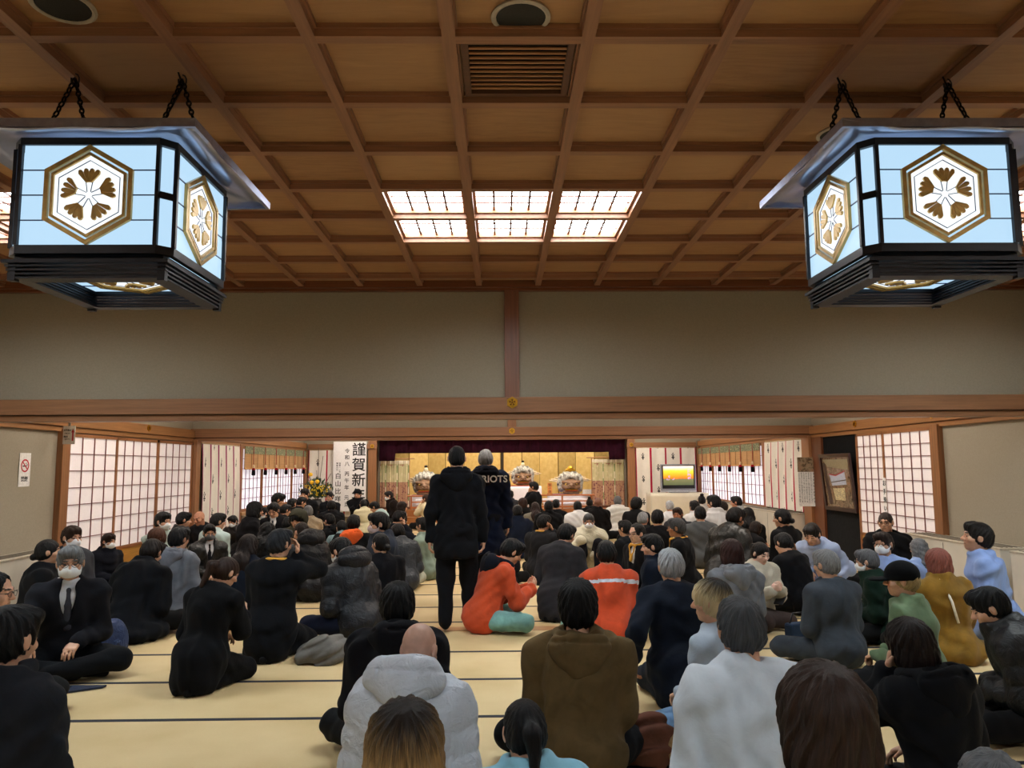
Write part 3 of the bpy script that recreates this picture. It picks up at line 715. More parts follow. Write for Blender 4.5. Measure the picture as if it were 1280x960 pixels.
for j in (3,4,-6,-5):  # last two rows are unseen, added over the camera for light
    for i in (-1,0,1,-8,-7,-6,6,7,8):
        x=GX+GS*(i+.5); y=GY+GS*(j+.5)
        vis=j in(3,4)
        if first is None:
            first=o=empty('ceiling_light',(x,y,ZC),'x','ceiling light')
            MB().box((0,0,.085),(GS-.06,GS-.06,.01)).build('diffuser',MP,o)
            q=MB(); e=GS/2-.045
            for k in range(1,4): q.box((-e+k*e/2,0,.058),(.015,2*e,.010))
            for k in range(1,4): q.box((0,-e+k*2*e/4,.066),(2*e,.016,.008))
            q.build('lattice',LAT,o)
            q=MB(); a_=GS/2-.028; b_=a_-.02; q.ring([(-a_,-a_,0),(a_,-a_,0),(a_,a_,0),(-a_,a_,0)],[(-b_,-b_,0),(b_,-b_,0),(b_,b_,0),(-b_,b_,0)],(0,0,1),.08,0).v
            q.v=[(p[0],p[1],p[2]+.035 if p[2]<.01 else p[2]) for p in q.v]
            q.build('frame',m_wood('#a06a48',0,.5),o)
        else: o=copy_tree(first); o.location=(x,y,ZC)
        if vis:
            side={-1:'left',0:'middle',1:'right'}.get(i)
            row={3:'nearer',4:'farther'}[j]
            if side: o['label']='latticed ceiling light panel, %s one in the %s row of the central six'%(side,row)
            else:
                o['label']='latticed ceiling light panel of the %s group, %s column and %s row'%('far left' if i<0 else 'far right',{0:'first',1:'second',2:'third'}[(i+8) if i<0 else (i-6)],row)
        else: o['label']='unseen ceiling light panel added above the camera, %s group, %s column, %s row'%('middle' if i in(-1,0,1) else 'left' if i<0 else 'right',('first','second','third')[(i+1) if i in(-1,0,1) else (i+8) if i<0 else i-6],'rear' if j==-6 else 'front')
LP2=m_emit('#fff4e6',L_MID,'lit_panel'); LP3=m_emit('#fff4e6',L_FAR,'lit_panel')  # lamps added out of sight to brighten the rooms further in
for gi,(ys_,mt,g) in enumerate((((8.9,10.9),LP2,'unseen flush ceiling lights added in the middle room'),((14.6,17.2,19.2),LP3,'unseen flush ceiling lights added in the far room'))):
    for y in ys_:
        for x in (-3.5,0,3.5):
            o=empty('ceiling_light',(x,y,3.30),'unseen flush ceiling light added in the %s room, %s of its %s row'%('middle' if gi==0 else 'far','left' if x<0 else 'right' if x>0 else 'middle',('front','second','third')[ys_.index(y)]),'ceiling light',g)
            MB().box((0,0,-.012),(1.1,.6,.02)).build('diffuser',mt,o); MB().ring([(-.58,-.33,-.03),(.58,-.33,-.03),(.58,.33,-.03),(-.58,.33,-.03)],[(-.55,-.3,-.03),(.55,-.3,-.03),(.55,.3,-.03),(-.55,.3,-.03)],(0,0,1),.03).build('frame',cb,o)
# beams, posts and rails
MBm=m_wood('#8c6244',0,.38); MPo=m_wood('#90623f',2,.4); MRy=m_wood('#96683f',1,.4)
n_=2
def trim(mb,m,bv=.004):
    global n_
    o=struct(mb.build('trim_%d'%n_,m,bevel=bv)); n_+=1; return o
for D in (D1,D2):
    trim(MB().bb(XL,XR,D-.07,D+.16,ZBG,ZB1),MBm); trim(MB().bb(XL,XR,D-.035,D+.13,ZB0,ZBG-.004),MBm)
    trim(MB().bb(XL,XR,D-.05,D-.034,ZBG-.008,ZBG+.004),m_plain('#3a2216',.6))
trim(MB().bb(.04,.185,D1-.04,D1+.05,ZB1-.01,ZC),m_wood('#7d5340',2,.4)); trim(MB().bb(.115,.265,D2-.04,D2+.05,ZB1,3.28),MPo)
# side rails (nageshi) and lintels, and posts
for sx,X in ((1,XL),(-1,XR)):
    x0,x1=sorted((X,X+sx*.045)); xa,xb=sorted((X,X+sx*.075))
    trim(MB().bb(xa,xb,D1+.16,D2-.07,ZB0+.055,ZB1-.02),MRy); trim(MB().bb(x0,x1,D1+.13,D2-.04,ZB0-.01,ZB0+.05),MRy)
    trim(MB().bb(xa,xb,D2+.16,D3,ZB0+.055,ZB1-.02),MRy); trim(MB().bb(x0,x1,D2+.13,D3,ZB0-.01,ZB0+.05),MRy)
    trim(MB().bb(xa,xb,YB,D1-.07,ZB0+.055,ZB1-.02),MRy)
def post(x0,x1,y0,y1,z1=ZB0+.02,m=None): trim(MB().bb(x0,x1,y0,y1,0,z1),m or MPo)
post(XL,XL+.075,9.17,9.32); post(XR-.075,XR,9.22,9.38)
post(XL,XL+.12,D2-.08,D2+.10); post(XL,XL+.06,15.43,15.58); post(XR-.06,XR,15.40,15.56)
post(XR-.10,XR,13.06,13.38); post(XR-.055,XR,12.66,13.05,ZB0,m_wood('#6b3c20',2,.45))
post(XL,XL+.12,D3-.14,D3); post(XR-.12,XR,D3-.14,D3)
post(XS0-.22,XS0,D3-.12,D3+.14,2.30); post(XS1,XS1+.20,D3-.12,D3+.14,2.30)
# stage wall rails
trim(MB().bb(XL+.12,XS0-.22,D3-.05,D3,1.99,2.13),MBm); trim(MB().bb(XS1+.20,XR-.12,D3-.05,D3,1.98,2.12),MBm)
trim(MB().bb(XS0-.26,XS0+.02,D3-.16,D3-.12,2.00,2.13),MBm); trim(MB().bb(XS1-.02,XS1+.24,D3-.16,D3-.12,1.99,2.12),MBm)
# gilt hexagonal crests
MG=m_plain('#d9a93c',.28,.9,.1,name='gilt'); MGd=m_plain('#7a5316',.4,.8,name='gilt_shadow')  # emblem in a darker gilt than the plate
def crest(x,y,z,r,n,label):
    o=empty('nail_cover',(x,y,z),label,'ornament')
    n=np.array(n,float); t=nrm(np.cross((0,0,1),n)); up=np.array([0,0,1.])
    P=lambda rr,off,rot=0:[t*rr*math.cos(a+rot)+up*rr*math.sin(a+rot)+n*off for a in [math.pi/2+k*math.pi/3 for k in range(6)]]
    m=MB(); m.prism(P(r,0),n,.008); m.ring(P(r*.97,.008),P(r*.80,.008),n,.006); m.build('plate',MG,o)
    m=MB()
    for k in range(5):
        a=math.pi/2+k*2*math.pi/5
        m.prism([t*rr*math.cos(a+da)*r+up*rr*math.sin(a+da)*r+n*.0082 for rr,da in((.14,0),(.45,-.36),(.56,-.18),(.52,0),(.56,.18),(.45,.36))],n,.006)
    m.prism(P(r*.16,.008),n,.01); m.build('flower_emblem',MGd,o)
crest(.112,D1-.072,2.118,.058,(0,-1,0),'gilt hexagonal nail cover in the middle of the near beam')
crest(.19,D2-.072,2.105,.055,(0,-1,0),'gilt hexagonal nail cover in the middle of the second beam')
crest(XS0-.11,D3-.162,2.065,.06,(0,-1,0),'gilt hexagonal nail cover on the left stage post')
crest(XS1+.10,D3-.162,2.06,.06,(0,-1,0),'gilt hexagonal nail cover on the right stage post')
crest(XL+.077,9.25,2.10,.05,(1,0,0),'gilt nail cover on the left wall rail above the arrow notice')
crest(XL+.077,11.35,2.10,.05,(1,0,0),'gilt nail cover on the left wall rail above the shoji screens')
crest(XR-.077,9.30,2.10,.05,(-1,0,0),'gilt nail cover on the right wall rail beside the outer post')
crest(XR-.077,11.35,2.10,.05,(-1,0,0),'gilt nail cover on the right wall rail above the dark panel')
# ---------------------------------------------------------------- shoji screens
MPap=None
def m_paper(em,c='#f1ece9'):
    a=N('shoji_paper'); f=a.noise(a.coord(),40,4,.6); a.base(a.ramp(f,[(.3,shade(c,.97)),(.7,c)])); a.set(Roughness=.85)
    a.b.inputs['Emission Color'].default_value=srgb(c); a.b.inputs['Emission Strength'].default_value=em
    a.b.inputs['Transmission Weight'].default_value=0; return a.m
PAP1=m_paper(.16,'#e9dfdc'); PAP2=m_paper(.34,'#efeefc')  # faint glow put into the paper as emission
dn={'door':0,'window':0}
def shoji(X,sx,y0,y1,z0,z1,cols,rows,kick,kind,lay,paper,fr='#93603a',la='#7a3f35'):
    """panel on a side wall at x=X, facing sx; lay = offset from the wall"""
    dn[kind]+=1
    o=bpy.data.objects.new('%s_%d'%(kind,dn[kind]),None); COL.objects.link(o); o['kind']='structure'; o.location=(X+sx*lay,(y0+y1)/2,z0)
    w=y1-y0;H=z1-z0; st=.038
    m=MB()
    for y in(-w/2+st/2,w/2-st/2): m.box((0,y,H/2),(.03,st,H))
    m.box((0,0,H-.02),(.03,w,.04)); m.box((0,0,.03),(.03,w,.06))
    if kick: m.box((0,0,kick),(.03,w,.04))
    m.build('frame',m_wood(fr,2,.45),o)
    b=(kick+.02) if kick else .06
    m=MB(); iw=w-2*st
    for k in range(1,cols): m.box((sx*.006,-iw/2+iw*k/cols,(b+H-.04)/2),(.012,.008,H-.04-b))
    for k in range(1,rows): m.box((sx*.005,0,b+(H-.04-b)*k/rows),(.011,iw,.009))
    m.build('lattice',m_wood(la,2,.5),o)
    MB().box((-sx*.006,0,(b+H-.04)/2),(.003,iw,H-.04-b)).build('paper',paper,o)
    if kick: MB().box((-sx*.004,0,(kick+.05)/2),(.008,iw,kick-.05)).build('kick_board',m_wood('#b9853f',1,.4),o)
    return o
zt=1.955
for k,(a_,b_) in enumerate(((9.32,10.52),(10.47,11.80),(11.75,D2-.08))):
    shoji(XL,1,a_,b_,.03,zt-.02,4 if k==0 else 5,7 if k==0 else 7,.40,'door',.045 if k%2==0 else .025,PAP1)
for k,(a_,b_) in enumerate(((9.38,10.62),(10.58,11.45))):
    shoji(XR,-1,a_,b_,.03,zt-.0,5 if k==0 else 4,9,.45,'door',.045 if k%2==0 else .025,PAP1)
for sx,X in ((1,XL),(-1,XR)):
    e=[15.58,16.9,18.1,19.3,D3-.14]
    for k in range(4): shoji(X,sx,e[k],e[k+1],.62,zt-.02,5,6,0,'window',.04 if k%2 else .022,PAP2)
    x0,x1=sorted((X,X+sx*.10)); trim(MB().bb(x0,x1,15.5,D3-.14,.56,.62),m_wood('#b08a5e',1,.4))
# ---------------------------------------------------------------- heaters along the side walls
MC=m_plain('#cfc8ba',.45,0,.015,8,name='painted_steel')
def heater(x0,x1,y0,y1,h,label):
    o=empty('radiator_cabinet',((x0+x1)/2,(y0+y1)/2,0),label,'heater cabinet')
    w=x1-x0;l=y1-y0
    MB().box((0,0,h/2),(w,l,h-.02)).build('cabinet_body',MC,o,bevel=.008)
    m=MB(); m.box((0,0,h-.003),(w+.012,l+.01,.022)); m.build('top_panel',m_plain('#b8ae9b',.5),o,bevel=.004)
    m=MB()
    for k in range(5): m.box((-w/2+.06+k*(w-.12)/4,0,h+.010),(.012,l-.10,.006))
    m.build('air_grille',m_plain('#5d564a',.6),o)
    m=MB(); s_=-1 if x0>0 else 1
    for yy in np.arange(-l/2+1.0,l/2-.2,1.05): m.box((s_*(w/2+.001),yy,h/2),(.004,.006,h-.06))
    m.box((s_*(w/2+.002),-l/2+.30,h-.12),(.004,.14,.028)); m.build('panel_joint',m_plain('#6d675c',.6),o)
    m=MB(); m.box((0,0,.015),(w-.03,l-.02,.03)); m.build('plinth',m_plain('#3a352f',.7),o)
heater(XL+.04,-4.95,4.6,9.05,.60,'long cream heater cabinet low along the near left wall')
heater(5.02,XR-.04,7.75,9.6,.64,'cream heater cabinet under the right shoji behind the man in a blue work shirt')
heater(4.99,XR-.04,4.3,7.55,.64,'cream heater cabinet at the right edge nearest the camera')
heater(XL+.065,-4.90,15.6,17.2,.55,'white heater cabinet under the left shoji windows in the far room')
heater(4.99,XR-.065,13.42,19.6,.64,'white heater cabinet under the right shoji windows in the far room')
# ---------------------------------------------------------------- hanging lanterns
GLS=m_emit('#b8dcf6',L_LANTERN,'lit_glass'); GLC=m_emit('#f2fbff',L_LANTERN*1.15,'lit_glass_centre')
BLK=m_plain('#15151b',.35,.3,name='black_lacquer'); GLD=m_plain('#c4a25c',.32,.35,name='brass'); CAME=m_plain('#1c2560',.4,name='glazing_bar')
ROOFM=m_plain('#a6acc6',.28,.85,.12,5,name='sheet_metal')
def hexa(c,t,u,R,fl=1.0): return [np.array(c)+np.array(t)*R*fl*math.cos(a)+np.array(u)*R*math.sin(a) for a in [math.pi/2+k*math.pi/3 for k in range(6)]]
def lantern_face(o,c,n,up,w,hh,nm):
    """lit pane with hexagon moulding and petal crest; c centre, n outward, up vector"""
    n=np.array(n,float);up=np.array(up,float);t=np.cross(up,n); c=np.array(c,float)
    Q=lambda a,b,off=0:c+t*a+up*b+n*off
    p=MB(); p.prism([Q(-w/2,-hh/2,-.006),Q(w/2,-hh/2,-.006),Q(w/2,hh/2,-.006),Q(-w/2,hh/2,-.006)],n,.006)
    pane=p.build('glass_pane',GLS,o)
    R=hh/2
    fl=.33*w/(R*.866)
    p=MB(); p.prism(hexa(Q(0,0,.0005),t,up,R*.80,fl),n,.002); p.build('centre_pane',GLC,pane)
    m=MB()
    hxw=R*.866*fl
    for b in(-.25,0,.25):
        for s_ in(-1,1):
            a0=s_*hxw*.97;a1=s_*w/2; m.prism([Q(min(a0,a1),b*hh-.0022,.0),Q(max(a0,a1),b*hh-.0022,.0),Q(max(a0,a1),b*hh+.0022,.0),Q(min(a0,a1),b*hh+.0022,.0)],n,.004)
    m.ring(hexa(Q(0,0,.001),t,up,R*.70,fl),hexa(Q(0,0,.001),t,up,R*.685,fl),n,.004)
    m.build('glazing_bar',CAME,pane)
    m=MB()
    m.ring(hexa(Q(0,0,.0),t,up,R*1.0,fl),hexa(Q(0,0,.0),t,up,R*.90,fl),n,.014)
    m.ring(hexa(Q(0,0,.0),t,up,R*.855,fl),hexa(Q(0,0,.0),t,up,R*.79,fl),n,.012)
    m.build('hexagon_moulding',GLD,o)
    m=MB(); bl=MB()
    for k in range(5):
        a=math.pi/2+k*2*math.pi/5
        D_=lambda rr,da,off:Q(rr*math.cos(a+da),rr*math.sin(a+da),off)
        for q in range(4):
            d0=-.46+q*.235
            m.prism([D_(R*.25,d0*.5,.001),D_(R*.25,(d0+.215)*.5,.001),D_(R*.46,d0+.215,.001),D_(R*.515,d0+.17,.001),D_(R*.53,d0+.108,.001),D_(R*.515,d0+.045,.001),D_(R*.46,d0,.001)],n,.010)
        for d0 in(-.32,.32):
            e=np.cross(n,D_(1,0,0)-Q(0,0))*.0012*(1 if d0>0 else -1)
            m2=[D_(R*.07,d0*1.6,.002),D_(R*.17,d0*.9,.002),D_(R*.30,d0*.75,.002)]
            for p0,p1 in zip(m2[:-1],m2[1:]):
                pe=np.cross(n,nrm(p1-p0))*.0013; bl.prism([p0-pe,p1-pe,p1+pe,p0+pe],n,.003)
        for d0 in (-.50,0,):
            pass
    m.build('flower_crest',GLD,o); bl.build('petal_line',CAME,o)
def chain_mesh(name,a,b,r,par,lk=.034):
    a=np.array(a,float);b=np.array(b,float);L=np.linalg.norm(b-a);n=int(L/(lk*.78));d=(b-a)/L; P_=[]
    u=nrm(np.cross(d,(0,1,0)));w=np.cross(d,u)
    for i in range(n):
        c=a+d*(i+.5)*L/n; s_=u if i%2 else w
        P_.append([tuple(c+d*lk*.5*math.cos(t)+s_*lk*.27*math.sin(t)) for t in np.linspace(0,2*math.pi,11)])
    return tube_mesh(name,P_,r,m_plain('#1c1a1c',.4,.7,name='iron'),par,seg=5)
def lantern(cx,cy,label,hooks,flip):
    o=empty('hanging_lantern',(cx,cy,2.30),label,'lantern')
    z0,z1=.10,.52; hw=.335; gw=.54; e=gw/2
    for ang in range(4):
        Mz=rZ(ang*math.pi/2); n=Mz@V3(0,-1,0)
        lantern_face(o,Mz@V3(0,-hw+.012,(z0+z1)/2),n,(0,0,1),gw,z1-z0,ang)
    f=MB()                                                 # frame: rails, posts, chamfer bars
    ch=[V3(-e-.012,-hw,0),V3(e+.012,-hw,0),V3(hw,-e-.012,0),V3(hw,e+.012,0),V3(e+.012,hw,0),V3(-e-.012,hw,0),V3(-hw,e+.012,0),V3(-hw,-e-.012,0)]
    inn=[p*.93 for p in ch]
    for za,zb in((z1,.03),(z0-.035,.035)): f.ring([p+V3(0,0,za) for p in ch],[p+V3(0,0,za) for p in inn],(0,0,1),zb)
    for p in ch: f.box((p[0]*.99,p[1]*.99,(z0+z1)/2),(.016,.016,z1-z0))
    f.build('frame',BLK,o)
    for k in range(4):
        Mz=rZ(k*math.pi/2); c=Mz@V3((hw+e+.012)/2*.975,-(hw+e+.012)/2*.975,0); n=nrm(V3(c[0],c[1],0)); t=np.cross((0,0,1),n); wd_=.026
        m=MB()
        for a_,b_ in((z0+.005,z0+.20),(z0+.225,z1-.005)):
            m.prism([c+t*-wd_+V3(0,0,a_),c+t*wd_+V3(0,0,a_),c+t*wd_+V3(0,0,b_),c+t*-wd_+V3(0,0,b_)],n,.003)
        m.build('corner_pane',GLS,o)
        m=MB(); m.prism([c+t*-wd_*1.15+V3(0,0,z0+.198),c+t*wd_*1.15+V3(0,0,z0+.198),c+t*wd_*1.15+V3(0,0,z0+.227),c+t*-wd_*1.15+V3(0,0,z0+.227)],n,.008); m.build('corner_bar',BLK,o)
    # roof: thin metal sheet with upturned corners
    nn=12; V=[];F=[]; H_=.485
    for i in range(nn+1):
        for j in range(nn+1):
            x=-1+2*i/nn;y=-1+2*j/nn; r=max(abs(x),abs(y)); zz=z1+.012+.17*(1-r)**1.3 + .035*(abs(x*y))**4 + .004*math.sin(x*7+y*5)
            V.append((x*H_,y*H_,zz-.006*(r>.99)))
    for i in range(nn):
        for j in range(nn): a=i*(nn+1)+j; F.append((a,a+nn+1,a+nn+2,a+1))
    m=MB(); m.add(V,F); ro=m.build('roof',ROOFM,o,True); md=ro.modifiers.new('t','SOLIDIFY'); md.thickness=.006
    q=MB(); A=[V3(-H_,-H_,z1+.008),V3(H_,-H_,z1+.008),V3(H_,H_,z1+.008),V3(-H_,H_,z1+.008)]; q.ring(A,[p*V3(.965,.965,1) for p in A],(0,0,1),.035); q.build('eave_rim',m_plain('#9297b0',.35,.7,name='sheet_metal'),ro)
    # neck and louvred tray
    q=MB(); s=lambda w_,z:[V3(-w_,-w_,z),V3(w_,-w_,z),V3(w_,w_,z),V3(-w_,w_,z)]
    q.ring(s(.30,.035),s(.27,.035),(0,0,1),.035); q.build('neck',BLK,o)
    q=MB()
    for k in range(5):
        z=.030-k*.0155; w_=.328-k*.004; q.ring(s(w_,z),s(w_-.050-.004*k,z-.002),(0,0,1),.0075)
    for sx in(-1,1):
        for sy in(-1,1): q.box((sx*.300,sy*.300,-.004),(.03,.03,.075))
    q.ring(s(.333,.028),s(.318,.028),(0,0,1),.014); q.build('louvre_tray',m_plain('#1a1a21',.4,.3,name='black_lacquer'),o)
    lantern_face(o,(0,0,.040),(0,0,-1),(0,1,0),.50,.46,4)
    # chains and hooks
    for (hx_,hy_) in hooks:
        hk=[tuple(V3(hx_,hy_,0)-V3(cx,cy,0)+V3(.018*math.sin(t),0,.955-.03+.028*math.cos(t))) for t in np.linspace(0,2*math.pi*.8,9)]
        tube_mesh('ceiling_hook',[hk],.004,m_plain('#4a474a',.4,.7,name='iron'),o)
        for sx in(-1,1):
            chain_mesh('chain',(hx_-cx,hy_-cy,.93),(hx_-cx+sx*.09+.03*flip,(-.0)+hy_-cy-.10,z1+.10),.0042,o)
        tube_mesh('power_cable',[[(hx_-cx-.02,hy_-cy,.965),(hx_-cx+.004,hy_-cy,.90),(hx_-cx-flip*.03,hy_-cy-.05,.76),(hx_-cx-flip*.07,hy_-cy-.09,z1+.10)]],.0045,m_plain('#0b0b0c',.5,name='cable'),o) if (hx_>cx)==(cx<0) or cx>0 and hx_>cx else None
    return o
lantern(-1.672,3.355,'square white glass lantern with gold flower crests hanging at upper left',((-1.887,3.26),(-1.417,3.27)),1)
lantern(1.842,3.355,'square white glass lantern with gold flower crests hanging at upper right',((1.573,3.31),(2.055,3.30)),-1)
# ---------------------------------------------------------------- signs
PAPR=m_plain('#ece9e6',.7,name='paper'); INK=m_plain('#121212',.7,name='ink'); RED=m_plain('#c01830',.6,name='red_print')
def plate(o,w,h,mat,name='paper_sheet',t=.003): return MB().box((0,0,0),(w,t,h)).build(name,mat,o)
s=empty('no_smoking_notice',(XL+.006,8.57,1.50),'white no smoking notice with red circle on the left wall','sign',rz=math.pi/2)
plate(s,.20,.37,PAPR)
m=MB(); A=[V3(.072*math.cos(a),-.0022,.045+.072*math.sin(a)) for a in np.linspace(0,2*math.pi,25)[:-1]]; m.ring(A,[V3(.056*math.cos(a),-.0022,.045+.056*math.sin(a)) for a in np.linspace(0,2*math.pi,25)[:-1]],(0,-1,0),.001)
m.box((0,-.0036,.045),(.125,.001,.013),M=rY(.75)); m.build('red_circle',RED,s)
MB().box((-.008,-.0026,.040),(.07,.001,.013)).box((.035,-.0026,.052),(.010,.001,.02),M=rY(.4)).box((.018,-.0026,.070),(.028,.001,.006),M=rY(-.5)).build('cigarette_symbol',INK,s)
glyphs('lettering',[('禁煙',0,-.105,.062)],INK,s).location=(0,-.003,0)
s=empty('arrow_notice',(-5.10,9.10,1.905),'small white notice with a red upward arrow hanging from the left rail','sign',rz=-.12)
plate(s,.155,.215,PAPR)
MB().box((.048,-.0025,-.02),(.018,.001,.10)).add([(.028,-.0031,.03),(.068,-.0031,.03),(.048,-.0031,.075)],[(0,1,2)]).build('red_arrow',RED,s)
glyphs('lettering',[('お手洗い',-.022,.055,.024),('この先です',-.026,.018,.016),('階段',-.038,-.022,.026),('ご注意下さい',-.024,-.05,.013)],INK,s).location=(0,-.003,0)
MB().box((0,.0,.125),(.03,.006,.04)).build('clip',m_plain('#8a8a8a',.4,.6),s)
s=empty('toilet_notice',(XR-.062,10.60,1.06),'narrow vertical white notice with black characters on the right shoji','sign',rz=-math.pi/2)
plate(s,.085,.50,PAPR); glyphs('lettering',[(c,0,.17-k*.115,.085) for k,c in enumerate('お手洗い')],INK,s,.01).location=(0,-.003,0)
# framed picture in the dark recess on the right
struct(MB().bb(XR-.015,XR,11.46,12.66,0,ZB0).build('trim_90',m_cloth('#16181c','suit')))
s=empty('framed_picture',(XR-.075,12.02,1.22),'large dark framed festival picture leaning out on the right wall','picture',rz=-math.pi/2); s.rotation_euler=(math.radians(5),0,-math.pi/2)
w_,h_=1.10,.90
A=[V3(-w_/2,0,-h_/2),V3(w_/2,0,-h_/2),V3(w_/2,0,h_/2),V3(-w_/2,0,h_/2)]; B=[V3(-w_/2+.06,0,-h_/2+.06),V3(w_/2-.06,0,-h_/2+.06),V3(w_/2-.06,0,h_/2-.06),V3(-w_/2+.06,0,h_/2-.06)]
MB().ring(A,B,(0,-1,0),.035).build('frame',m_wood('#2c1512',0,.3),s)
def m_photo():
    a=N('photo_print'); co=a.coord(); f=a.noise(co,14,6,.7,1.0); a.base(a.ramp(f,[(.3,'#2b2422'),(.45,'#6d5a45'),(.55,'#94826a'),(.7,'#8a4a38'),(.85,'#d8c8ae')])); a.set(Roughness=.15); return a.m
MB().box((0,-.006,0),(w_-.12,.006,h_-.12)).build('print',m_photo(),s)
m=MB(); m.add([(-.28,-.0105,.12),(-.05,-.0105,.10),(.28,-.0105,.17),(.30,-.0105,-.03),(-.22,-.0105,-.06)],[(0,1,2,3,4)],0); m.add([(-.28,-.011,.135),(-.05,-.011,.115),(.28,-.011,.185),(.28,-.011,.165),(-.05,-.011,.095),(-.28,-.011,.115)],[(0,1,2,3,4,5)],1)
m.add([(-.25,-.011,.0),(.3,-.011,.05),(.3,-.011,.035),(-.25,-.011,-.015)],[(0,1,2,3)],2); m.add([(-.47,-.0105,.36),(.47,-.0105,.36),(.40,-.0105,.20),(-.30,-.0105,.24)],[(0,1,2,3)],3); m.add([(-.47,-.0112,.3),(-.38,-.0112,.3),(-.26,-.0112,-.35),(-.40,-.0112,-.36)],[(0,1,2,3)],2)
m.add([(-.20,-.0112,-.10),(.22,-.0112,-.08),(.20,-.0112,-.28),(-.16,-.0112,-.28)],[(0,1,2,3)],4)
m.build('picture_motif',[m_plain('#b9c4da',.4),m_plain('#b02a34',.4),m_plain('#3a2620',.4),m_plain('#8d8568',.3),m_plain('#c9b48e',.4,0,.35,60)],s)
# poster and notice beside the far right banner
s=empty('notice_sheet',(XR-.16,13.03,1.21),'white text notice under a small photo hanging beside the right banner','notice',rz=-.25)
MB().box((0,0,0),(.30,.003,.83)).build('paper_sheet',PAPR,s)
MB().box((-.02,-.003,.29),(.26,.002,.25)).build('photo_print',m_photo(),s)
tx='御神輿渡御の御案内皆様お誘い合わせの上御参拝下さい'
glyphs('lettering',[(c,.11,.13-k*.052,.045) for k,c in enumerate(tx[:10])]+[(tx[(k*3+q)%len(tx)],.06-q*.038,.14-k*.030,.024) for q in range(6) for k in range(17)],INK,s).location=(0,-.003,0)
# ---------------------------------------------------------------- crested banners
WHT=m_cloth('#e2dcd2','shirt'); REDc=m_cloth('#b01438','shirt'); PUR=m_cloth('#8a1450','shirt'); CRS=m_plain('#3a3638',.8,name='dyed_crest')
def banner_cls(w,hh,n,sw,off=.12,phase=0):
    def f(U,T):
        out=np.zeros(U.shape,int); p=w/n
        a=((U/p+.5)%1)-.5
        out[np.abs(a)*p<sw]=1
        col=np.floor(U/p)
        uu=(U/p)%1; yy=(T+ (col%2)*.30+phase)%.60
        dx=(uu-.5)*p; dy=yy-.32
        for cx_,cy_,r in((0,.07,.020),(-.024,.035,.017),(.024,.035,.017),(0,.03,.016),(0,0.0,.020),(-.022,-.035,.015),(.022,-.035,.015),(0,-.07,.018)):
            out[(((dx-cx_)/r)**2+((dy-cy_)/(r*1.1))**2)<1]=2
        out[(U<.0)|(U>w)]=0
        return out
    return f
def banner(name,origin,axis,nrmv,w,hh,n,label,stripe,wave=.02,sw=.024,res=150,taper=0,phase=0,cat='curtain'):
    o=empty(name,origin,label,cat)
    ax=np.array(axis,float);nv=np.array(nrmv,float)
    def pos(U,T):
        amp=wave*(.25+.75*T); off=amp*np.cos(U*n*2*math.pi)+.3*amp*np.sin(U*9+T*3)+.008*np.sin(U*31+T*4)+ .02*T
        return ax[None,None]*(U*w*(1-taper*T))[...,None]+nv*(off+.012)[...,None]+np.array([0,0,-1.])*(T*hh)[...,None]
    nz=int(res*hh/w) if hh<w*3 else 300
    grid_cloth('cloth',res,min(nz,200),w,hh,pos,banner_cls(w,hh,n,sw,phase=phase),[WHT,stripe,CRS],o)
    P_=[[tuple(ax*t*w+nv*.012+V3(0,0,.012)) for t in (0,.5,1)]]
    tube_mesh('hanging_rod',P_,.008,m_plain('#cdb48a',.5,name='bamboo'),o)
    return o
banner('crested_banner',(XL+.05,13.42,1.93),(0,1,0),(1,0,0),1.95,1.62,5,'long white banner with purple stripes and black crests on the left wall',PUR)
banner('crested_banner',(XR-.05,15.36,1.94),(0,-1,0),(-1,0,0),1.95,1.27,5,'long white banner with red stripes and black crests on the right wall',REDc,phase=.2)
banner('crested_banner',(XL+.15,D3-.06,1.96),(1,0,0),(0,-1,0),1.45,1.75,3,'white and red striped cloth behind the flower arrangement',REDc,sw=.022)
banner('crested_banner',(XS1+.22,D3-.06,1.97),(1,0,0),(0,-1,0),1.62,1.85,4,'white and red striped cloth behind the television',REDc,wave=.035,sw=.024,phase=.1)
# ---------------------------------------------------------------- bamboo blinds with tassels
def m_misu():
    a=N('split_bamboo'); co=a.coord((1,1,160)); f=a.noise(co,1.5,2); g=a.noise(a.coord((3,3,3)),2,2)
    mx=a.n('ShaderNodeMath',operation='MULTIPLY_ADD'); mx.inputs[1].default_value=.4; a.l(g,mx.inputs[0]); a.l(f,mx.inputs[2])
    a.base(a.ramp(mx.outputs[0],[(.45,'#94683e'),(.65,'#b08454'),(.9,'#c29764')])); a.set(Roughness=.5); a.bump(f,.4,.004); return a.m
def m_brocade(c1,c2,c3,sc=26):
    a=N('brocade'); co=a.coord(); v=a.n('ShaderNodeTexVoronoi'); v.inputs['Scale'].default_value=sc; a.l(co,v.inputs['Vector'])
    f=a.noise(co,sc*1.4,4,.7,1.5); mx=a.n('ShaderNodeMath',operation='MULTIPLY_ADD'); mx.inputs[1].default_value=.5; a.l(v.outputs['Distance'],mx.inputs[0]); a.l(f,mx.inputs[2])
    a.base(a.ramp(mx.outputs[0],[(.45,c1),(.58,c2),(.72,c3)])); a.set(Roughness=.6); return a.m
MIS=m_misu(); BRG=m_brocade('#6b7450','#c2bb90','#586248',30); TBL=m_cloth('#0f0e14','hoodie'); TRD=m_cloth('#a3162c','shirt'); TW=m_cloth('#e5cfae','shirt')
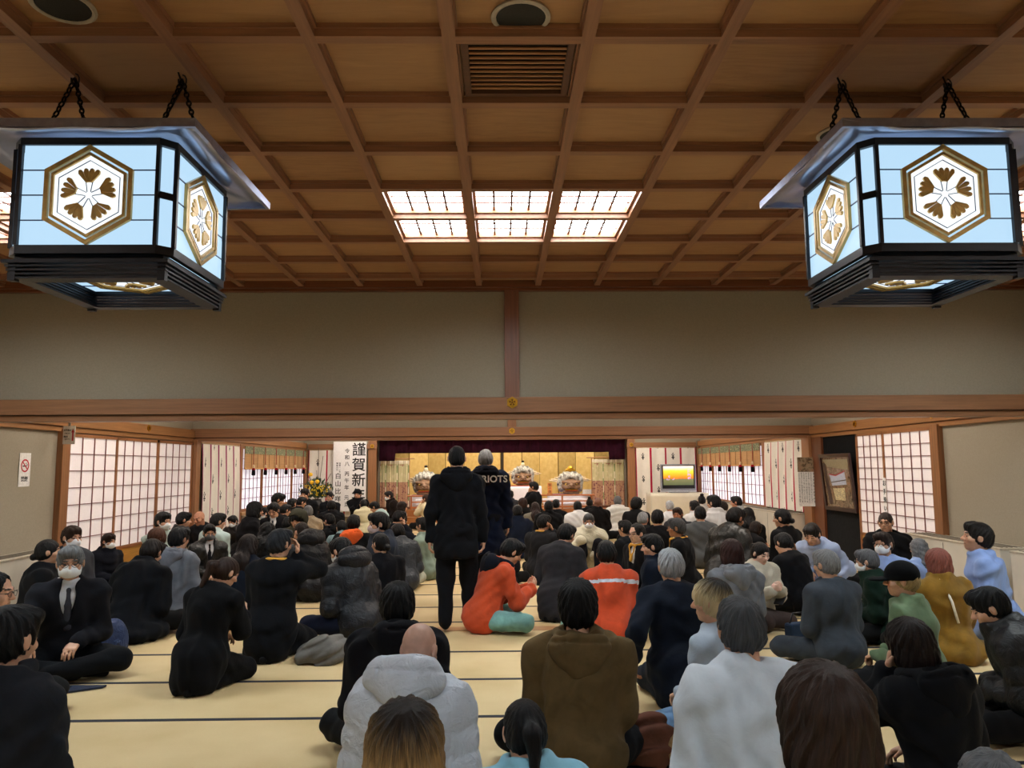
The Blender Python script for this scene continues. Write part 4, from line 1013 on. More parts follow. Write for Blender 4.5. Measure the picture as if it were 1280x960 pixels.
def tassel(par,x,z,first=[None]):
    c=tube_mesh('tassel_cord',[[(x,-.035,.0),(x,-.04,z+.06)]],.006,TRD,par)
    m=MB(); m.lathe((x,-.045,z),[(.004,.06),(.022,.045),(.026,.02),(.020,-.01)],12,0); m.lathe((x,-.045,z),[(.024,-.01),(.036,-.035),(.036,-.055)],12,1); m.lathe((x,-.045,z),[(.034,-.055),(.040,-.12),(.038,-.165)],12,2)
    m.build('tassel',[TW,TRD,TBL],par,True)
def blind(X,sx,y0,y1,label):
    w=y1-y0; o=empty('bamboo_blind',(X+sx*.085,(y0+y1)/2,1.955),label,'bamboo blind',rz=math.pi/2 if sx>0 else -math.pi/2)
    MB().box((0,0,-.24),(w,.012,.46)).build('slat_sheet',MIS,o)
    MB().box((0,-.012,-.085),(w,.008,.15)).build('patterned_valance',BRG,o)
    m=MB()
    for k in range(1,12):
        m.box((-w/2+w*k/12,-.010,-.25),(.012,.005,.40))
    m.build('binding_strip',m_plain('#6f4a2a',.7),o)
    m=MB(); m.cyl((-w/2,-.01,-.465),(w/2,-.01,-.465),.016); m.build('bottom_rod',m_plain('#c4914e',.4,name='bamboo'),o,True)
    for k in range(6): tassel(o,-w/2+w*(k+.55)/6,-.44)
    return o
blind(XL,1,15.60,D3-.16,'rolled bamboo blind with black and red tassels over the left windows')
blind(XR,-1,15.58,D3-.16,'rolled bamboo blind with black and red tassels over the right windows')
# ---------------------------------------------------------------- stage
STW=m_wood('#9a6234',0,.4)
struct(MB().bb(XS0,XS1,D3+.16,YS,0,.36).bb(XS0+.1,XS1-.1,D3-.12,D3+.16,0,.18).build('stage_platform',STW,bevel=.006))
# maroon curtain valance
VEL=m_cloth('#3c0c24','coat')
s=empty('stage_curtain',(0.03,D3+.30,2.42),'dark maroon velvet valance hanging across the top of the stage','curtain')
def posv(U,T):
    x=(U-.5)*6.9; drop=np.where(np.abs(x)>2.92,.75,.545); off=.035*np.sin(U*95)+.012*np.sin(U*240)
    return np.stack([x,off,-T*drop],-1)
grid_cloth('pleated_cloth',420,6,1,1,posv,lambda U,T:np.where((U<.012),1,0),[VEL,m_cloth('#7c0d30','coat')],s)
tube_mesh('curtain_rail',[[(-3.35,.0,.0),(3.35,0,0)]],.012,m_plain('#2a2420',.5),s)
# gold folding screens
def m_gold():
    a=N('gold_leaf'); co=a.coord((4,4,4)); f=a.noise(co,2,4,.6); a.base(a.ramp(f,[(.35,'#d8b66a'),(.7,'#e8cc86')])); a.set(Roughness=.42,Metallic=.25); a.bump(f,.05,.004); return a.m
GLF=m_gold(); SF=m_wood('#2a1a10',2,.4)
xs=-3.28; k_=0
for q,(n,lb) in enumerate(((6,'gold leaf folding screen on the left half of the stage'),(6,'gold leaf folding screen on the right half of the stage'))):
    s=empty('folding_screen',(-1.64+q*3.34,22.9,.362),lb,'folding screen')
    for k in range(n):
        w_=.585; ang=.42 if k%2 else -.42; cx_=(k-(n-1)/2)*.540
        o=MB().box((0,0,.80),(w_,.022,1.60)).build('gold_panel',GLF,s,bevel=.002); o.location=(cx_,0,0); o.rotation_euler=(0,0,ang)
        fr=MB().box((-w_/2,0,.80),(.012,.03,1.61)).box((w_/2,0,.80),(.012,.03,1.61)).box((0,0,1.605),(w_,.03,.012)).box((0,0,.006),(w_,.03,.012)).build('panel_edge',m_plain('#8a6a2a',.4,.5),o)
# curtain stands (kicho)
CRM=m_brocade('#e9dfc0','#ddd2ab','#cfc79a',9); BRP=m_brocade('#5b2338','#7d3a4a','#b98f72',16); GRN=m_plain('#8da870',.7,name='green_ribbon'); CRW=m_cloth('#efe6cf','shirt')
def kicho(cx,cy,label):
    s=empty('curtain_stand',(cx,cy,.362),label,'curtain stand')
    tube_mesh('cross_bar',[[(-.62,0,1.37),(.62,0,1.37)]],.014,m_wood('#b07a4c',0,.4),s); 
    for x in(-.48,.48): tube_mesh('upright',[[(x,.02,.0),(x,.02,1.37)]],.014,m_wood('#b07a4c',2,.4),s)
    MB().box((0,.02,.03),(1.1,.22,.06)).build('base',m_wood('#5a3620',0,.4),s,bevel=.005)
    for k in range(3):
        x0=-.47+k*.315
        def pos(U,T,x0=x0): return np.stack([x0+U*.29,-.02+.012*np.sin(U*12+k)+.01*np.sin(U*30),1.32-T*1.26],-1)
        grid_cloth('cloth_panel',24,60,.29,1.26,pos,lambda U,T:np.where(T<.09,2,np.where(T<.58,0,1)),[CRM,BRP,CRW],s)
        def pos2(U,T,x0=x0): return np.stack([x0+.29+U*.025,-.024+0*U,1.32-T*1.26],-1)
        grid_cloth('ribbon',2,60,.025,1.26,pos2,lambda U,T:np.where(((T*2.6)%1>.35)&((T*2.6)%1<.85),1,0),[CRW,GRN],s)
        MB().box((x0+.12,-.040,1.20),(.12,.006,.02)).box((x0+.14,-.040,1.185),(.02,.006,.06)).build('knotted_cord',m_plain('#b07a68',.6),s)
kicho(-3.0,21.15,'patterned cream and maroon curtain stand at the left of the stage')
kicho(2.98,21.15,'patterned cream and maroon curtain stand at the right of the stage')
# railings
def railing(x0,x1,y,label):
    s=empty('stage_railing',((x0+x1)/2,y,.362),label,'railing'); w=x1-x0; RW=m_wood('#b06a3a',0,.4)
    m=MB(); m.cyl((-w/2-.08,0,.36),(w/2+.08,0,.36),.022); m.build('handrail',RW,s,True)
    MB().box((0,0,.20),(w,.03,.035)).build('middle_rail',RW,s); MB().box((0,0,.05),(w,.04,.05)).build('bottom_rail',RW,s)
    for x in np.linspace(-w/2+.02,w/2-.02,max(2,int(w/.55)+1)): MB().box((x,0,.17),(.045,.045,.34)).build('baluster',m_wood('#b06a3a',2,.4),s)
railing(-2.45,-1.15,20.84,'wooden railing along the left front of the stage'); railing(.85,2.45,20.84,'wooden railing along the right front of the stage')
# tables under the lion heads
CLW=m_cloth('#eceaf2','shirt')
def cloth_table(cx,cy,z0,w,d,h,label,top=None,rl=None):
    s=empty('offering_table',(cx,cy,z0),label,'table')
    def pos(U,T):
        per=2*(w+d); q=U*per; x=np.where(q<w,q-w/2,np.where(q<w+d,w/2,np.where(q<2*w+d,w/2-(q-w-d),-w/2))); y=np.where(q<w,-d/2,np.where(q<w+d,q-w-d/2,np.where(q<2*w+d,d/2,d/2-(q-2*w-d))))
        k=1+.02*T+.012*np.sin(q*22)*T; return np.stack([x*k,y*k,h-T*(h-.01)],-1)
    grid_cloth('cloth_skirt',96,8,1,1,pos,lambda U,T:0*U,[CLW],s)
    MB().box((0,0,h-.012),(w,d,.022)).build('table_top',CLW,s)
    if top: MB().box((0,-.01,h+.008),(w*.86,d*.9,.012)).build('red_felt_mat',m_cloth(top,'coat'),s)
    return s
cloth_table(.62,21.9,.362,1.02,.7,.58,'white clothed table with red felt in the middle of the stage','#b01c30')
cloth_table(1.98,21.85,.362,1.30,.6,.34,'low white clothed table at the right of the stage','#6a3aa0')
cloth_table(-2.00,21.85,.362,1.20,.6,.34,'low white clothed table at the left of the stage','#6a3aa0')
MB_=MB()
for k,(x,lb) in enumerate(((1.75,'white cloth panel'),)): pass
for cx_,lb in((-1.75,'left'),(1.74,'right')):
    s=empty('cloth_step',(cx_,21.14,.362),'white draped step behind the %s stage railing'%lb,'step')
    MB().box((0,0,.06),(1.15,.3,.12)).build('lower_tread',CLW,s,bevel=.01); MB().box((0,.12,.19),(1.2,.3,.13)).build('upper_tread',CLW,s,bevel=.01)
s=empty('name_plaque',(1.36,21.55,.715),'small orange plaque with characters left of the right lion head','plaque')
MB().box((0,0,.16),(.12,.03,.32)).build('board',m_plain('#d98a48',.6),s); MB().box((0,0,.012),(.16,.09,.024)).build('foot',m_plain('#8a5530',.5),s)
glyphs('lettering',[(c,0,.255-k*.09,.08) for k,c in enumerate('獅子頭')],INK,s).location=(0,-.017,0)
s=empty('paper_box',(2.43,21.52,.722),'small white box beside the right lion head','box'); MB().box((0,0,.06),(.30,.16,.12)).build('carton',m_plain('#e6e4e4',.6),s,bevel=.004); MB().box((0,-.001,.121),(.302,.162,.006)).build('lid',m_plain('#d8d6d6',.6),s)
# lion heads
MAN=m_plain('#9c9a96',.75,0,.45,14,name='mane'); WDF=m_plain('#77573f',.45,.1,.2,18,name='carved_wood'); EAR=m_plain('#d8c4a4',.6,0,.15,14,name='ear_wood'); DRK=m_plain('#16100e',.6)
def lion(x,y,z,s,label,crown):
    o=empty('lion_head',(x,y,z),label,'lion head'); h=.014
    rs=np.random.RandomState(3)
    def wob(p): return .012*np.sin(p[...,0]*60+2*np.sin(p[...,2]*14))*1+.006*np.sin(p[...,0]*120)
    v,f=sdf_mesh([Ell((0,.06,.30),(.34,.26,.27),k=.03),Ell((0,.04,.14),(.33,.24,.15),k=.05),Cap((-.13,-.12,.42),(.13,-.12,.42),.075,k=.04),Ell((0,-.26,.20),(.245,.16,.22),op='s',k=.02),Half((0,0,.004),(0,0,-1),.004)],h,wob); np_mesh('mane',v,f,MAN,None,o)
    face=[Ell((0,-.10,.20),(.24,.17,.18),k=.03),Ell((0,-.25,.19),(.105,.085,.065),k=.03),Cap((-.20,-.20,.29),(-.05,-.25,.26),.042,k=.03),Cap((.20,-.20,.29),(.05,-.25,.26),.042,k=.03),
      Cap((-.19,-.18,.17),(-.10,-.25,.14),.05,k=.03),Cap((.19,-.18,.17),(.10,-.25,.14),.05,k=.03),Ell((-.05,-.33,.19),(.028,.03,.024),op='s',k=.01),Ell((.05,-.33,.19),(.028,.03,.024),op='s',k=.01),
      Cap((-.17,-.21,.045),(.17,-.21,.045),.045,k=.03),Box((0,-.27,.095),(.17,.07,.012),op='s',k=.01),Half((0,0,.004),(0,0,-1),.004)]
    v,f=sdf_mesh(face,.011); np_mesh('face',v,f,WDF,None,o)
    m=MB()
    for sx in(-1,1): m.lathe((0,0,0),[(.001,0)],3) if 0 else None
    for sx in(-1,1):
        v,f=sdf_mesh([Ell((sx*.115,-.245,.235),(.042,.030,.036))],.009); e=np_mesh('eye',v,f,m_plain('#d9b45a',.3,.6),None,o)
        v,f=sdf_mesh([Ell((sx*.115,-.272,.235),(.018,.012,.018))],.006); np_mesh('pupil',v,f,DRK,None,e)
        v,f=sdf_mesh([Cap((sx*.26,.0,.36),(sx*.52,-.03,.33),.085,.02,sq=.35,f=(0,1,0)),Ell((sx*.33,-.05,.36),(.05,.03,.03),op='s',k=.02)],.012,lambda p:.006*np.sin(p[...,2]*120+p[...,0]*30)); np_mesh('ear',v,f,EAR,None,o)
    m=MB()
    for k in range(9): m.box((-.14+k*.035,-.275,.098),(.026,.02,.022))
    m.build('teeth',MG,o)
    MB().box((0,-.262,.075),(.30,.05,.016)).build('lips',m_plain('#9a2a20',.4),o)
    if crown=='ball':
        v,f=sdf_mesh([Ell((0,-.02,.62),(.075,.06,.07)),Cap((-.10,-.02,.585),(.10,-.02,.585),.028,k=.03)],.010); np_mesh('gilt_jewel',v,f,MG,None,o)
    else:
        v,f=sdf_mesh([Ell((0,-.02,.60),(.055,.05,.055)),Cap((0,-.02,.60),(0,-.02,.66),.02,k=.02)],.010); np_mesh('gilt_jewel',v,f,m_plain('#e8dcc0',.5),None,o)
        v,f=sdf_mesh([Ell((0,-.02,.68),(.045,.04,.03))],.010); np_mesh('black_knob',v,f,DRK,None,o)
    o.scale=(s,s,s)
lion(.62,21.85,.972,.98,'carved lion head with grey mane in the middle of the stage','knob')
lion(1.96,21.75,.734,1.12,'carved lion head topped by a gilt jewel at the right of the stage','ball')
lion(-2.12,21.75,.734,1.15,'carved lion head behind the left stage railing','knob')
# ---------------------------------------------------------------- television on clothed table
s=cloth_table(4.60,20.05,0,1.50,.62,.79,'long cream clothed table under the television')
for ch in s.children: ch.data.materials[0]=m_cloth('#d9d2bf','shirt')
s=empty('television',(4.62,20.0,.795),'flat television showing a yellow sunset on the clothed table','television')
m=MB(); m.box((0,0,.395),(.93,.07,.68)); m.build('silver_casing',m_plain('#9a9ea8',.3,.5,name='silver_plastic'),s,bevel=.01)
MB().box((0,-.037,.405),(.85,.006,.60)).build('bezel',m_plain('#0a0a0c',.25),s)
def m_tv():
    a=N('screen'); tc=a.coord(); sp=a.n('ShaderNodeSeparateXYZ'); a.l(tc,sp.inputs[0])
    n=a.noise(tc,6,3); mx=a.n('ShaderNodeMath',operation='MULTIPLY_ADD'); mx.inputs[1].default_value=.12; a.l(n,mx.inputs[0]); 
    mr=a.n('ShaderNodeMath',operation='MULTIPLY_ADD'); mr.inputs[1].default_value=1/.5; mr.inputs[2].default_value=.44; a.l(sp.outputs[2],mr.inputs[0]); a.l(mr.outputs[0],mx.inputs[2])
    c=a.ramp(mx.outputs[0],[(.0,'#4a5236'),(.33,'#6a6a44'),(.36,'#d8691c'),(.55,'#f0a020'),(.75,'#f8c838'),(.98,'#fdf0e6')])
    a.l(c,a.b.inputs['Emission Color']); a.b.inputs['Emission Strength'].default_value=.6; a.base(c); a.set(Roughness=.2); return a.m
sc_=MB().box((0,0,0),(.79,.004,.49)).build('screen',m_tv(),s); sc_.location=(0,-.042,.44)
PK=m_emit('#f6b4ee',.65,'screen_pink'); m=MB(); rs=np.random.RandomState(5)
for x0,n,zz in((.27,26,.0),(-.27,8,-.06),(-.12,3,-.09)):
    for k in range(n): m.box((x0+rs.uniform(-.035,.035)+.02*k/26,-.0028,zz+rs.uniform(-.13,.16)*min(1,n/20)),(.02,.001,.02),M=rY(.78))
m.build('flower_pixels',PK,sc_)
MB().box((0,-.01,.035),(.93,.09,.035)).build('speaker_bar',m_plain('#c0c2c8',.4,.3),s,bevel=.006); MB().box((0,.0,.012),(.46,.26,.022)).build('stand_foot',m_plain('#8a8c92',.4,.4),s,bevel=.006)
# ---------------------------------------------------------------- calligraphy board
s=empty('calligraphy_poster',(-4.005,D3-.22,1.27),'tall white new year calligraphy poster left of the stage','poster')
MB().box((0,0,0),(.87,.02,1.83)).build('paper_board',m_plain('#eceaea',.7,0,.02),s)
q=[(c,.24,.68-k*.40,.37) for k,c in enumerate('謹賀新年')]
q+=[(c,-.07,.66-z,.13) for c,z in (('令',.0),('和',.17),('八',.34),('丙',.60),('午',.78),('年',.96),('元',1.22),('旦',1.40))]
q+=[(c,-.30,.00-k*.20,.165) for k,c in enumerate('白山比咩神社')][:5]
q+=[(c,-.26,.34-k*.055,.05) for k,c in enumerate('加賀一ノ宮')]+[(c,-.33,.34-k*.055,.05) for k,c in enumerate('霊峰白山')]
g_=glyphs('brush_lettering',q,INK,s,.012,.001); g_.location=(0,-.0115,0)
for sx in(-1,1): MB().box((sx*.34,.03,-1.06),(.03,.06,.42)).build('easel_leg',m_wood('#8a5a34',2),s)
# ---------------------------------------------------------------- flower arrangement
s=empty('flower_arrangement',(-4.70,19.72,0),'tall ikebana of branches and yellow flowers in a dark vase on a stand','flowers')
MB().box((0,0,.20),(.62,.42,.40)).build('stand',m_wood('#4a2c1a',0,.4),s,bevel=.008)
MB().lathe((0,0,.40),[(.10,0),(.15,.05),(.17,.14),(.14,.24),(.11,.28),(.125,.31)],24).build('vase',m_plain('#1f1a18',.35),s,True)
rs=np.random.RandomState(11); lf=MB(); yl=MB(); P_=[]
for k in range(9):
    a=rs.uniform(-.22,.22); top=V3(rs.uniform(-.35,.35),rs.uniform(-.1,.1),rs.uniform(1.1,1.5)) if k>3 else V3((-.30,.02,.14,.34)[k],0,(1.72,2.02,1.80,1.35)[k])
    P_.append([(0,0,.65),tuple(V3(0,0,.65)*.5+top*.5+V3(rs.uniform(-.04,.04),0,0)),tuple(top)])
tube_mesh('branch',P_,.008,m_plain('#5b4a3a',.7,name='bark'),s)
for k in range(620):
    r=min(abs(rs.randn())*.18,.36); an=rs.uniform(0,6.28); c=V3(r*math.cos(an)*1.25,r*math.sin(an)*.6,.72+rs.rand()**1.3*.50*(1-min(r,.45)))
    d=nrm(V3(c[0],c[1]*1,.5+rs.rand())); w__=nrm(np.cross(d,rs.randn(3)))*.017; L=.07+.05*rs.rand()
    lf.add([c,c+d*L*.5+w__,c+d*L,c+d*L*.5-w__],[(0,1,2,3)])
lf.build('foliage',m_plain('#2e4426',.6,0,.4,20,name='leaf'),s)
for k in range(95):
    r=.06+.26*rs.rand(); an=rs.uniform(0,6.28); c=V3(r*math.cos(an)*1.3,-.10-.12*rs.rand(),.80+.26*rs.rand())
    yl.add([c+V3(.018*math.cos(t),-.01*math.sin(t*2),.018*math.sin(t)) for t in np.linspace(0,2*math.pi,7)[:-1]],[tuple(range(6))])
yl.build('small_yellow_bloom',m_plain('#e0c42a',.6,0,.15,name='petal'),s)
for c in ((-.10,-.14,1.13),(.04,-.14,1.15),(-.14,-.12,1.33)):
    v,f=sdf_mesh([Ell(c,(.055,.045,.05))],.010,lambda p:.004*np.sin(p[...,0]*200)*np.sin(p[...,2]*200)); np_mesh('chrysanthemum',v,f,m_plain('#f0bf1c',.6,name='petal'),None,s)

# unseen lamps added behind the valance to brighten the dark stage
for k,x in enumerate((-2.2,0,2.2)):
    o=empty('added_stage_lamp',(x,21.2,2.62),'unseen warm stage lamp added behind the maroon valance, %s one of three'%('left','middle','right')[k],'lamp','added stage lamps above the valance')
    e=MB().box((0,0,0),(1.5,.22,.02)).build('diffuser',m_emit('#fff0d8',L_STAGE,'stage_glow'),o); e.rotation_euler=(math.radians(35),0,0)
    tube_mesh('hanger_rod',[[(-.5,0,.05),(-.5,0,.385)],[(.5,0,.05),(.5,0,.385)]],.01,m_plain('#222222',.5),o)
    h_=MB().box((0,-.02,.05),(1.56,.28,.06)).build('housing',m_plain('#222222',.5),o); h_.rotation_euler=(math.radians(35),0,0)
# ---------------------------------------------------------------- the crowd
BK='#131316'; BR='#3a241c'; DBR='#281a17'; SUIT='#1b1d23'; SUITG='#33353b'; NAVY='#1a2233'; TEAL='#a9bfc0'; MSK='#e9edf3'
G1='#8a8c90'; G2='#6b6d70'; G3='#b4b6ba'; G4='#55565a'; G5='#44464a'
CQ=[]
def P(*a,**k): CQ.append((a,k))
# nearest rows
P(506,940,'cross',5,'person with long brown hair lightening to blond, closest at the bottom centre',('coat','#3a352f'),hair=('bob','#2a1a12','#94744c'),hp=6,s=.96,lean=8)
P(655,914,'cross',12,'woman with a low black ponytail and light blue top at the bottom centre',('coat','#7fb0c4'),hair=('pony','#101014'),hp=14,s=.89,lean=8,arms=('lap','lap'))
P(722,757,'cross',-2,'person in a brown olive hoodie with black bowl hair seen from behind',('hoodie','#5c4b30'),hair=('mop','#0c0c10'),hood='#5c4b30',lean=4,hp=0,bottom='#121318',s=1.04)
P(524,812,'cross',-8,'bald person in a pale grey padded jacket with a big hood',('puffer','#b9bfca'),hair=('none',BK),hood='#b9bfca',lean=14,hp=26,hy=-12,skin='#b98f7c',s=.96)
P(497,757,'cross',6,'person in a black jacket with glossy black hair behind the pale padded jacket',('coat','#15161c'),hair=('mop','#0c0c10'),hood='#15161c',lean=16,hp=10,s=1.0)
P(925,787,'cross',4,'grey haired person in a white sweatshirt seen from behind',('hoodie','#c6ced8'),hair=('short',G5),lean=10,hp=6,bottom='#23242a',s=1.04,fat=1.3)
P(889,752,'cross',42,'young person with blond and black hair in a light grey shirt and jeans',('shirt','#9aa6b4'),'#5c7c9e',hair=('mop','#2a221d','#cdb88e'),lean=8,hp=6,hy=25,s=.92)
P(1030,903,'cross',8,'person with a shaggy dark brown bob and black top at the bottom right',('hoodie','#131317'),hair=('bob','#38261f'),hp=8,s=1.06,lean=6,bottom='#5c7c9e')
P(1137,806,'cross',18,'person with dark brown bob in a black hoodie resting the head on one hand',('hoodie','#101217'),hair=('bob','#241714'),hood='#101217',lean=14,hp=12,hr=-12,arms=('face','lap'),s=.96)
P(1240,988,'cross',10,'person with tousled grey hair cut off at the bottom right corner',('coat','#2b2c31'),hair=('wavy',G2),s=.87,lean=8)
P(1126,725,'cross',44,'person in a sage green jacket and black cap looking left',('work','#5e7356'),hair=('short','#a99266'),cap=('cap','#0c0d12'),lean=10,hy=26,hp=4,bottom='#26282c',s=.99)
P(1236,760,'cross',58,'person with short black hair in a black padded jacket bent forward at the right edge',('puffer','#121419'),hair=('short','#101114'),lean=24,hp=26,hy=10,bottom='#15161a',s=.95,fix=1)
P(1172,704,'cross',8,'person with a pinkish brown bob and mustard coat with a white beaded strap',('coat','#7a5a1c'),hair=('bob','#8a5248'),sash='#e8e2d2',lean=6,s=.93,fix=1)
P(1221,672,'cross',66,'man in a light blue work shirt with curly black hair beside the right heater',('work','#7f98cc'),hair=('short','#17120f'),lean=12,hy=8,hp=-6,bottom='#6a7898',s=1.02)
P(1148,686,'cross',20,'person with shoulder length wavy grey hair and light blue shirt',('work','#8fa6d4'),hair=('wavy',G2),lean=6,s=.92)
P(1104,680,'cross',128,'man with white mask and glasses in a light blue shirt looking left',('work','#8da4d6'),hair=('short',DBR),mask=MSK,glasses=True,lean=6,hp=4,s=.95)
P(1107,653,'cross',140,'man with a shaved head and glasses in black by the right shoji',('hoodie','#141519'),hair=('shaved','#3a3230'),glasses=True,lean=2,s=.95)
P(1083,702,'cross',62,'older man with white mask and dark green coat facing left',('coat','#173126'),hair=('short',G4),mask=MSK,glasses=True,lean=14,hp=10,s=.93)
P(1032,706,'cross',16,'grey haired man in a dark grey suit jacket seen from behind on the right',('suit','#3a4048'),hair=('short','#7c7c7e'),lean=8,hy=16,glasses=True,bottom='#3a4048',s=1.01)
P(1015,668,'cross',135,'man in pale blue workwear leaning forward with lowered dark brown head',('work','#94a4c4'),hair=('short','#221916'),lean=34,hp=30,hy=6,bottom='#94a4c4',arms=('knee','lap'),s=1.0)
P(979,680,'cross',30,'man in a black suit holding his lowered head with one hand',('suit','#15171d'),hair=('short',BK),lean=24,hp=26,hr=10,arms=('lap','ear'),s=.96)
P(951,692,'side',-158,'smiling woman in a cream fleece cardigan looking at a phone',('fleece','#b9b2a2'),'#3d3230',hair=('bun','#15100f'),lean=8,hp=18,arms=('phone','phone'),skin='#e2b8a4',s=.93)
P(914,692,'cross',10,'person with reddish brown bob and grey hoodie seen from behind',('hoodie','#63666c'),hair=('bob','#3a1f1c'),hood='#6c6f75',lean=8,s=.95)
P(838,708,'seiza',6,'silver haired man in a dark navy suit seen from behind',('suit','#1a2233'),hair=('short','#9a9ca0'),lean=8,bottom='#1a2233',arms=('side','side'),s=1.02)
P(815,683,'cross',58,'man in a navy coat with black hair turning to the left',('coat','#162134'),hair=('short','#101114'),lean=8,hy=24,s=1.0)
P(796,667,'cross',120,'balding man with glasses and a yellow neck ribbon talking to the left',('suit','#191a1f'),hair=('recede','#1c1a1a'),glasses=True,ribbon='#cf9a3c',lean=4,shirt='#e4e4e6',s=.96,fix=1,skin='#dcae93')
P(758,693,'cross',0,'man in an orange work jacket with a reflective stripe across the back',('work','#b94526'),'#5f8f8a',hair=('short','#0e0f13'),stripe=('#b9bdca',(.075,.105)),lean=18,hp=12,s=.98,fat=1.6)
P(640,690,'cross',-72,'man in an orange work jacket with dark hood and mint trousers facing right',('work','#bd4a28'),'#6f9c98',hair=('short','#0e0f13'),hood='#1c2030',lean=26,hp=34,arms=('phone','phone'),s=1.0,fix=1,fat=1.6,socks='#2a2a2c')
P(708,669,'seiza',-24,'man in a charcoal suit bending forward and turned right in the centre',('suit','#2f2f33'),hair=('short','#101114'),lean=24,hp=26,hy=-16,bottom='#2f2f33',s=.96,arms=('lap','knee'))
P(680,654,'cross',-26,'person in a dark grey suit with a yellow collar ribbon and short black hair',('suit','#2c2d33'),hair=('short','#0e0e12'),ribbon='#cf9a3c',lean=10,hy=-24,arms=('lap','face'),s=.98)
P(736,652,'hug',176,'man in a cream padded jacket with a white mask facing the camera',('puffer','#d6d2bc'),'#1b1d26',hair=('short',G5),mask=MSK,lean=16,hp=10,arms=('lap','knee'),s=1.0,skin='#b07f66')
# standing pair
P(571,573,'stand',3,'standing man in a black hooded jacket seen from behind in the aisle',('coat','#14161d'),'#14161c',hair=('shaved','#15161a'),hood='#14161d',arms=('side','side'),lean=2,hp=2,depth=7.22,coatlen=.3,fat=.35,socks='#101116')
P(607,575,'stand',2,'standing person in a navy team jacket with white lettering and raised hood collar',('coat','#121c38'),'#101218',hair=('thin',G1),hood='#0d1222',arms=('side','side'),lean=4,hp=16,depth=8.9,coatlen=.9,fat=.75)
# left side
P(12,800,'cross',-12,'person in a dark grey wool coat with black hair at the lower left corner',('coat','#272a33'),hair=('short','#101116'),lean=8,hp=10,s=1.08,arms=('lap','lap'),fat=1.2)
P(-6,741,'cross',-82,'man with glasses in profile cut off at the left edge',('suit','#1c1d22'),hair=('recede','#15161a'),glasses=True,shirt='#e4e4e6',lean=4,s=1.0,skin='#d8a78c')
P(88,704,'cross',-152,'grey haired man with white mask and glasses in a dark suit and tie',('suit','#20222a'),'#17191f',hair=('short','#6b6d70'),mask=MSK,glasses=True,shirt='#c9cdd6',tie='#3a3c46',lean=12,hp=6,arms=('lap','out'),s=1.06)
P(61,690,'cross',-62,'woman in a black suit with hair tied in a short ponytail near the left wall',('suit','#16171c'),hair=('lowbun',BK),lean=12,hp=2,s=.98)
P(90,672,'cross',-118,'person with brown hair and white mask behind the grey haired man on the left',('suit','#3a3c42'),hair=('short',BR),mask='#dfe0e6',lean=4,s=.92)
P(136,677,'cross',-112,'woman with short dark brown hair and white mask in a navy jacket on the left',('coat','#171a26'),hair=('short','#2c1a17'),mask=MSK,lean=8,s=.92)
P(204,652,'cross',-112,'man with white mask in pale green workwear by the left shoji',('work','#a4b8b4'),'#8fa39f',hair=('short','#17181b'),mask=MSK,lean=4,s=1.0)
P(190,691,'cross',-10,'person with dark brown hair slumped in a black coat left of the grey hoodie',('coat','#12141b'),hair=('short','#1f1716'),lean=30,hp=30,s=.94,coatlen=1)
P(195,673,'cross',150,'person with brown fringe and glasses half hidden behind the slumped black coat',('suit','#202228'),hair=('mop','#4a2e22'),glasses=True,lean=10,hp=12,s=.88)
P(224,674,'cross',-8,'person in a light grey hoodie seen from behind on the left',('hoodie','#676d78'),'#40444c',hair=('short','#0f1118'),hood='#6e7480',lean=12,hp=8,hy=-16,s=1.02,coatlen=1)
P(283,716,'seiza',-20,'woman in black with a brown ponytail bowing her head',('suit','#101117'),'#0f1015',hair=('pony','#3a261f'),lean=18,hp=30,hy=-20,s=.90,arms=('lap','phone'))
P(350,680,'seiza',-14,'man in a black suit with yellow neck ribbon raising a hand to his glasses',('suit','#12141b'),'#12141b',hair=('short','#2c3038'),ribbon='#cf9a3c',lean=6,hp=6,hy=-16,arms=('lap','eye'),s=1.0,coatlen=0)
P(426,689,'cross',48,'person in a dark slate padded jacket with white mask facing left',('puffer','#20242c'),'#1a2138',hair=('short','#0f0f13'),mask=MSK,hood='#20242c',lean=26,hp=26,hy=14,s=.98,fat=.8)
P(377,666,'cross',50,'person with cropped brown hair in a black padded jacket facing left',('puffer','#101218'),hair=('shaved','#2c211c'),hood='#101218',lean=26,hp=26,s=.96,fat=.75)
P(262,666,'cross',-152,'man with grey mask in a black leather jacket and tie',('leather','#17181b'),hair=('short','#15151a'),mask='#5c6068',glasses=True,shirt='#c9ccd6',tie='#23252d',lean=6,s=1.0)
P(249,648,'cross',160,'bald man leaning down near the left striped banner',('suit','#202228'),hair=('none',BK),lean=16,hp=20,s=.95,skin='#c98e70')
P(230,650,'cross',-60,'black haired man in a dark jacket beside the bald man on the left',('leather','#1c1e24'),hair=('short','#101115'),lean=10,hp=10,s=.97)
P(273,652,'cross',-22,'man in pale teal workwear with black hair seen from behind on the left',('work','#a9bdbd'),'#93a6a4',hair=('short','#101115'),lean=12,hp=10,hy=-30,s=.98)
P(291,652,'cross',165,'man with a white mask and black leather jacket beside the pale teal workwear',('leather','#17191e'),hair=('short','#101115'),mask=MSK,lean=18,hp=22,s=.96)
P(319,638,'cross',-58,'man with a full black beard in a black suit on the left',('suit','#15161b'),hair=('bob','#101114'),beard='#141416',lean=14,hp=8,s=.97)
P(331,642,'cross',120,'person with white mask behind the bearded man in black',('suit','#1b1c21'),hair=('short',BK),mask=MSK,lean=6,hp=10,s=.88)
P(348,625,'cross',-70,'man in a dark suit looking down in front of the left windows',('suit','#15171c'),hair=('short','#131417'),lean=8,hp=22,s=1.0)
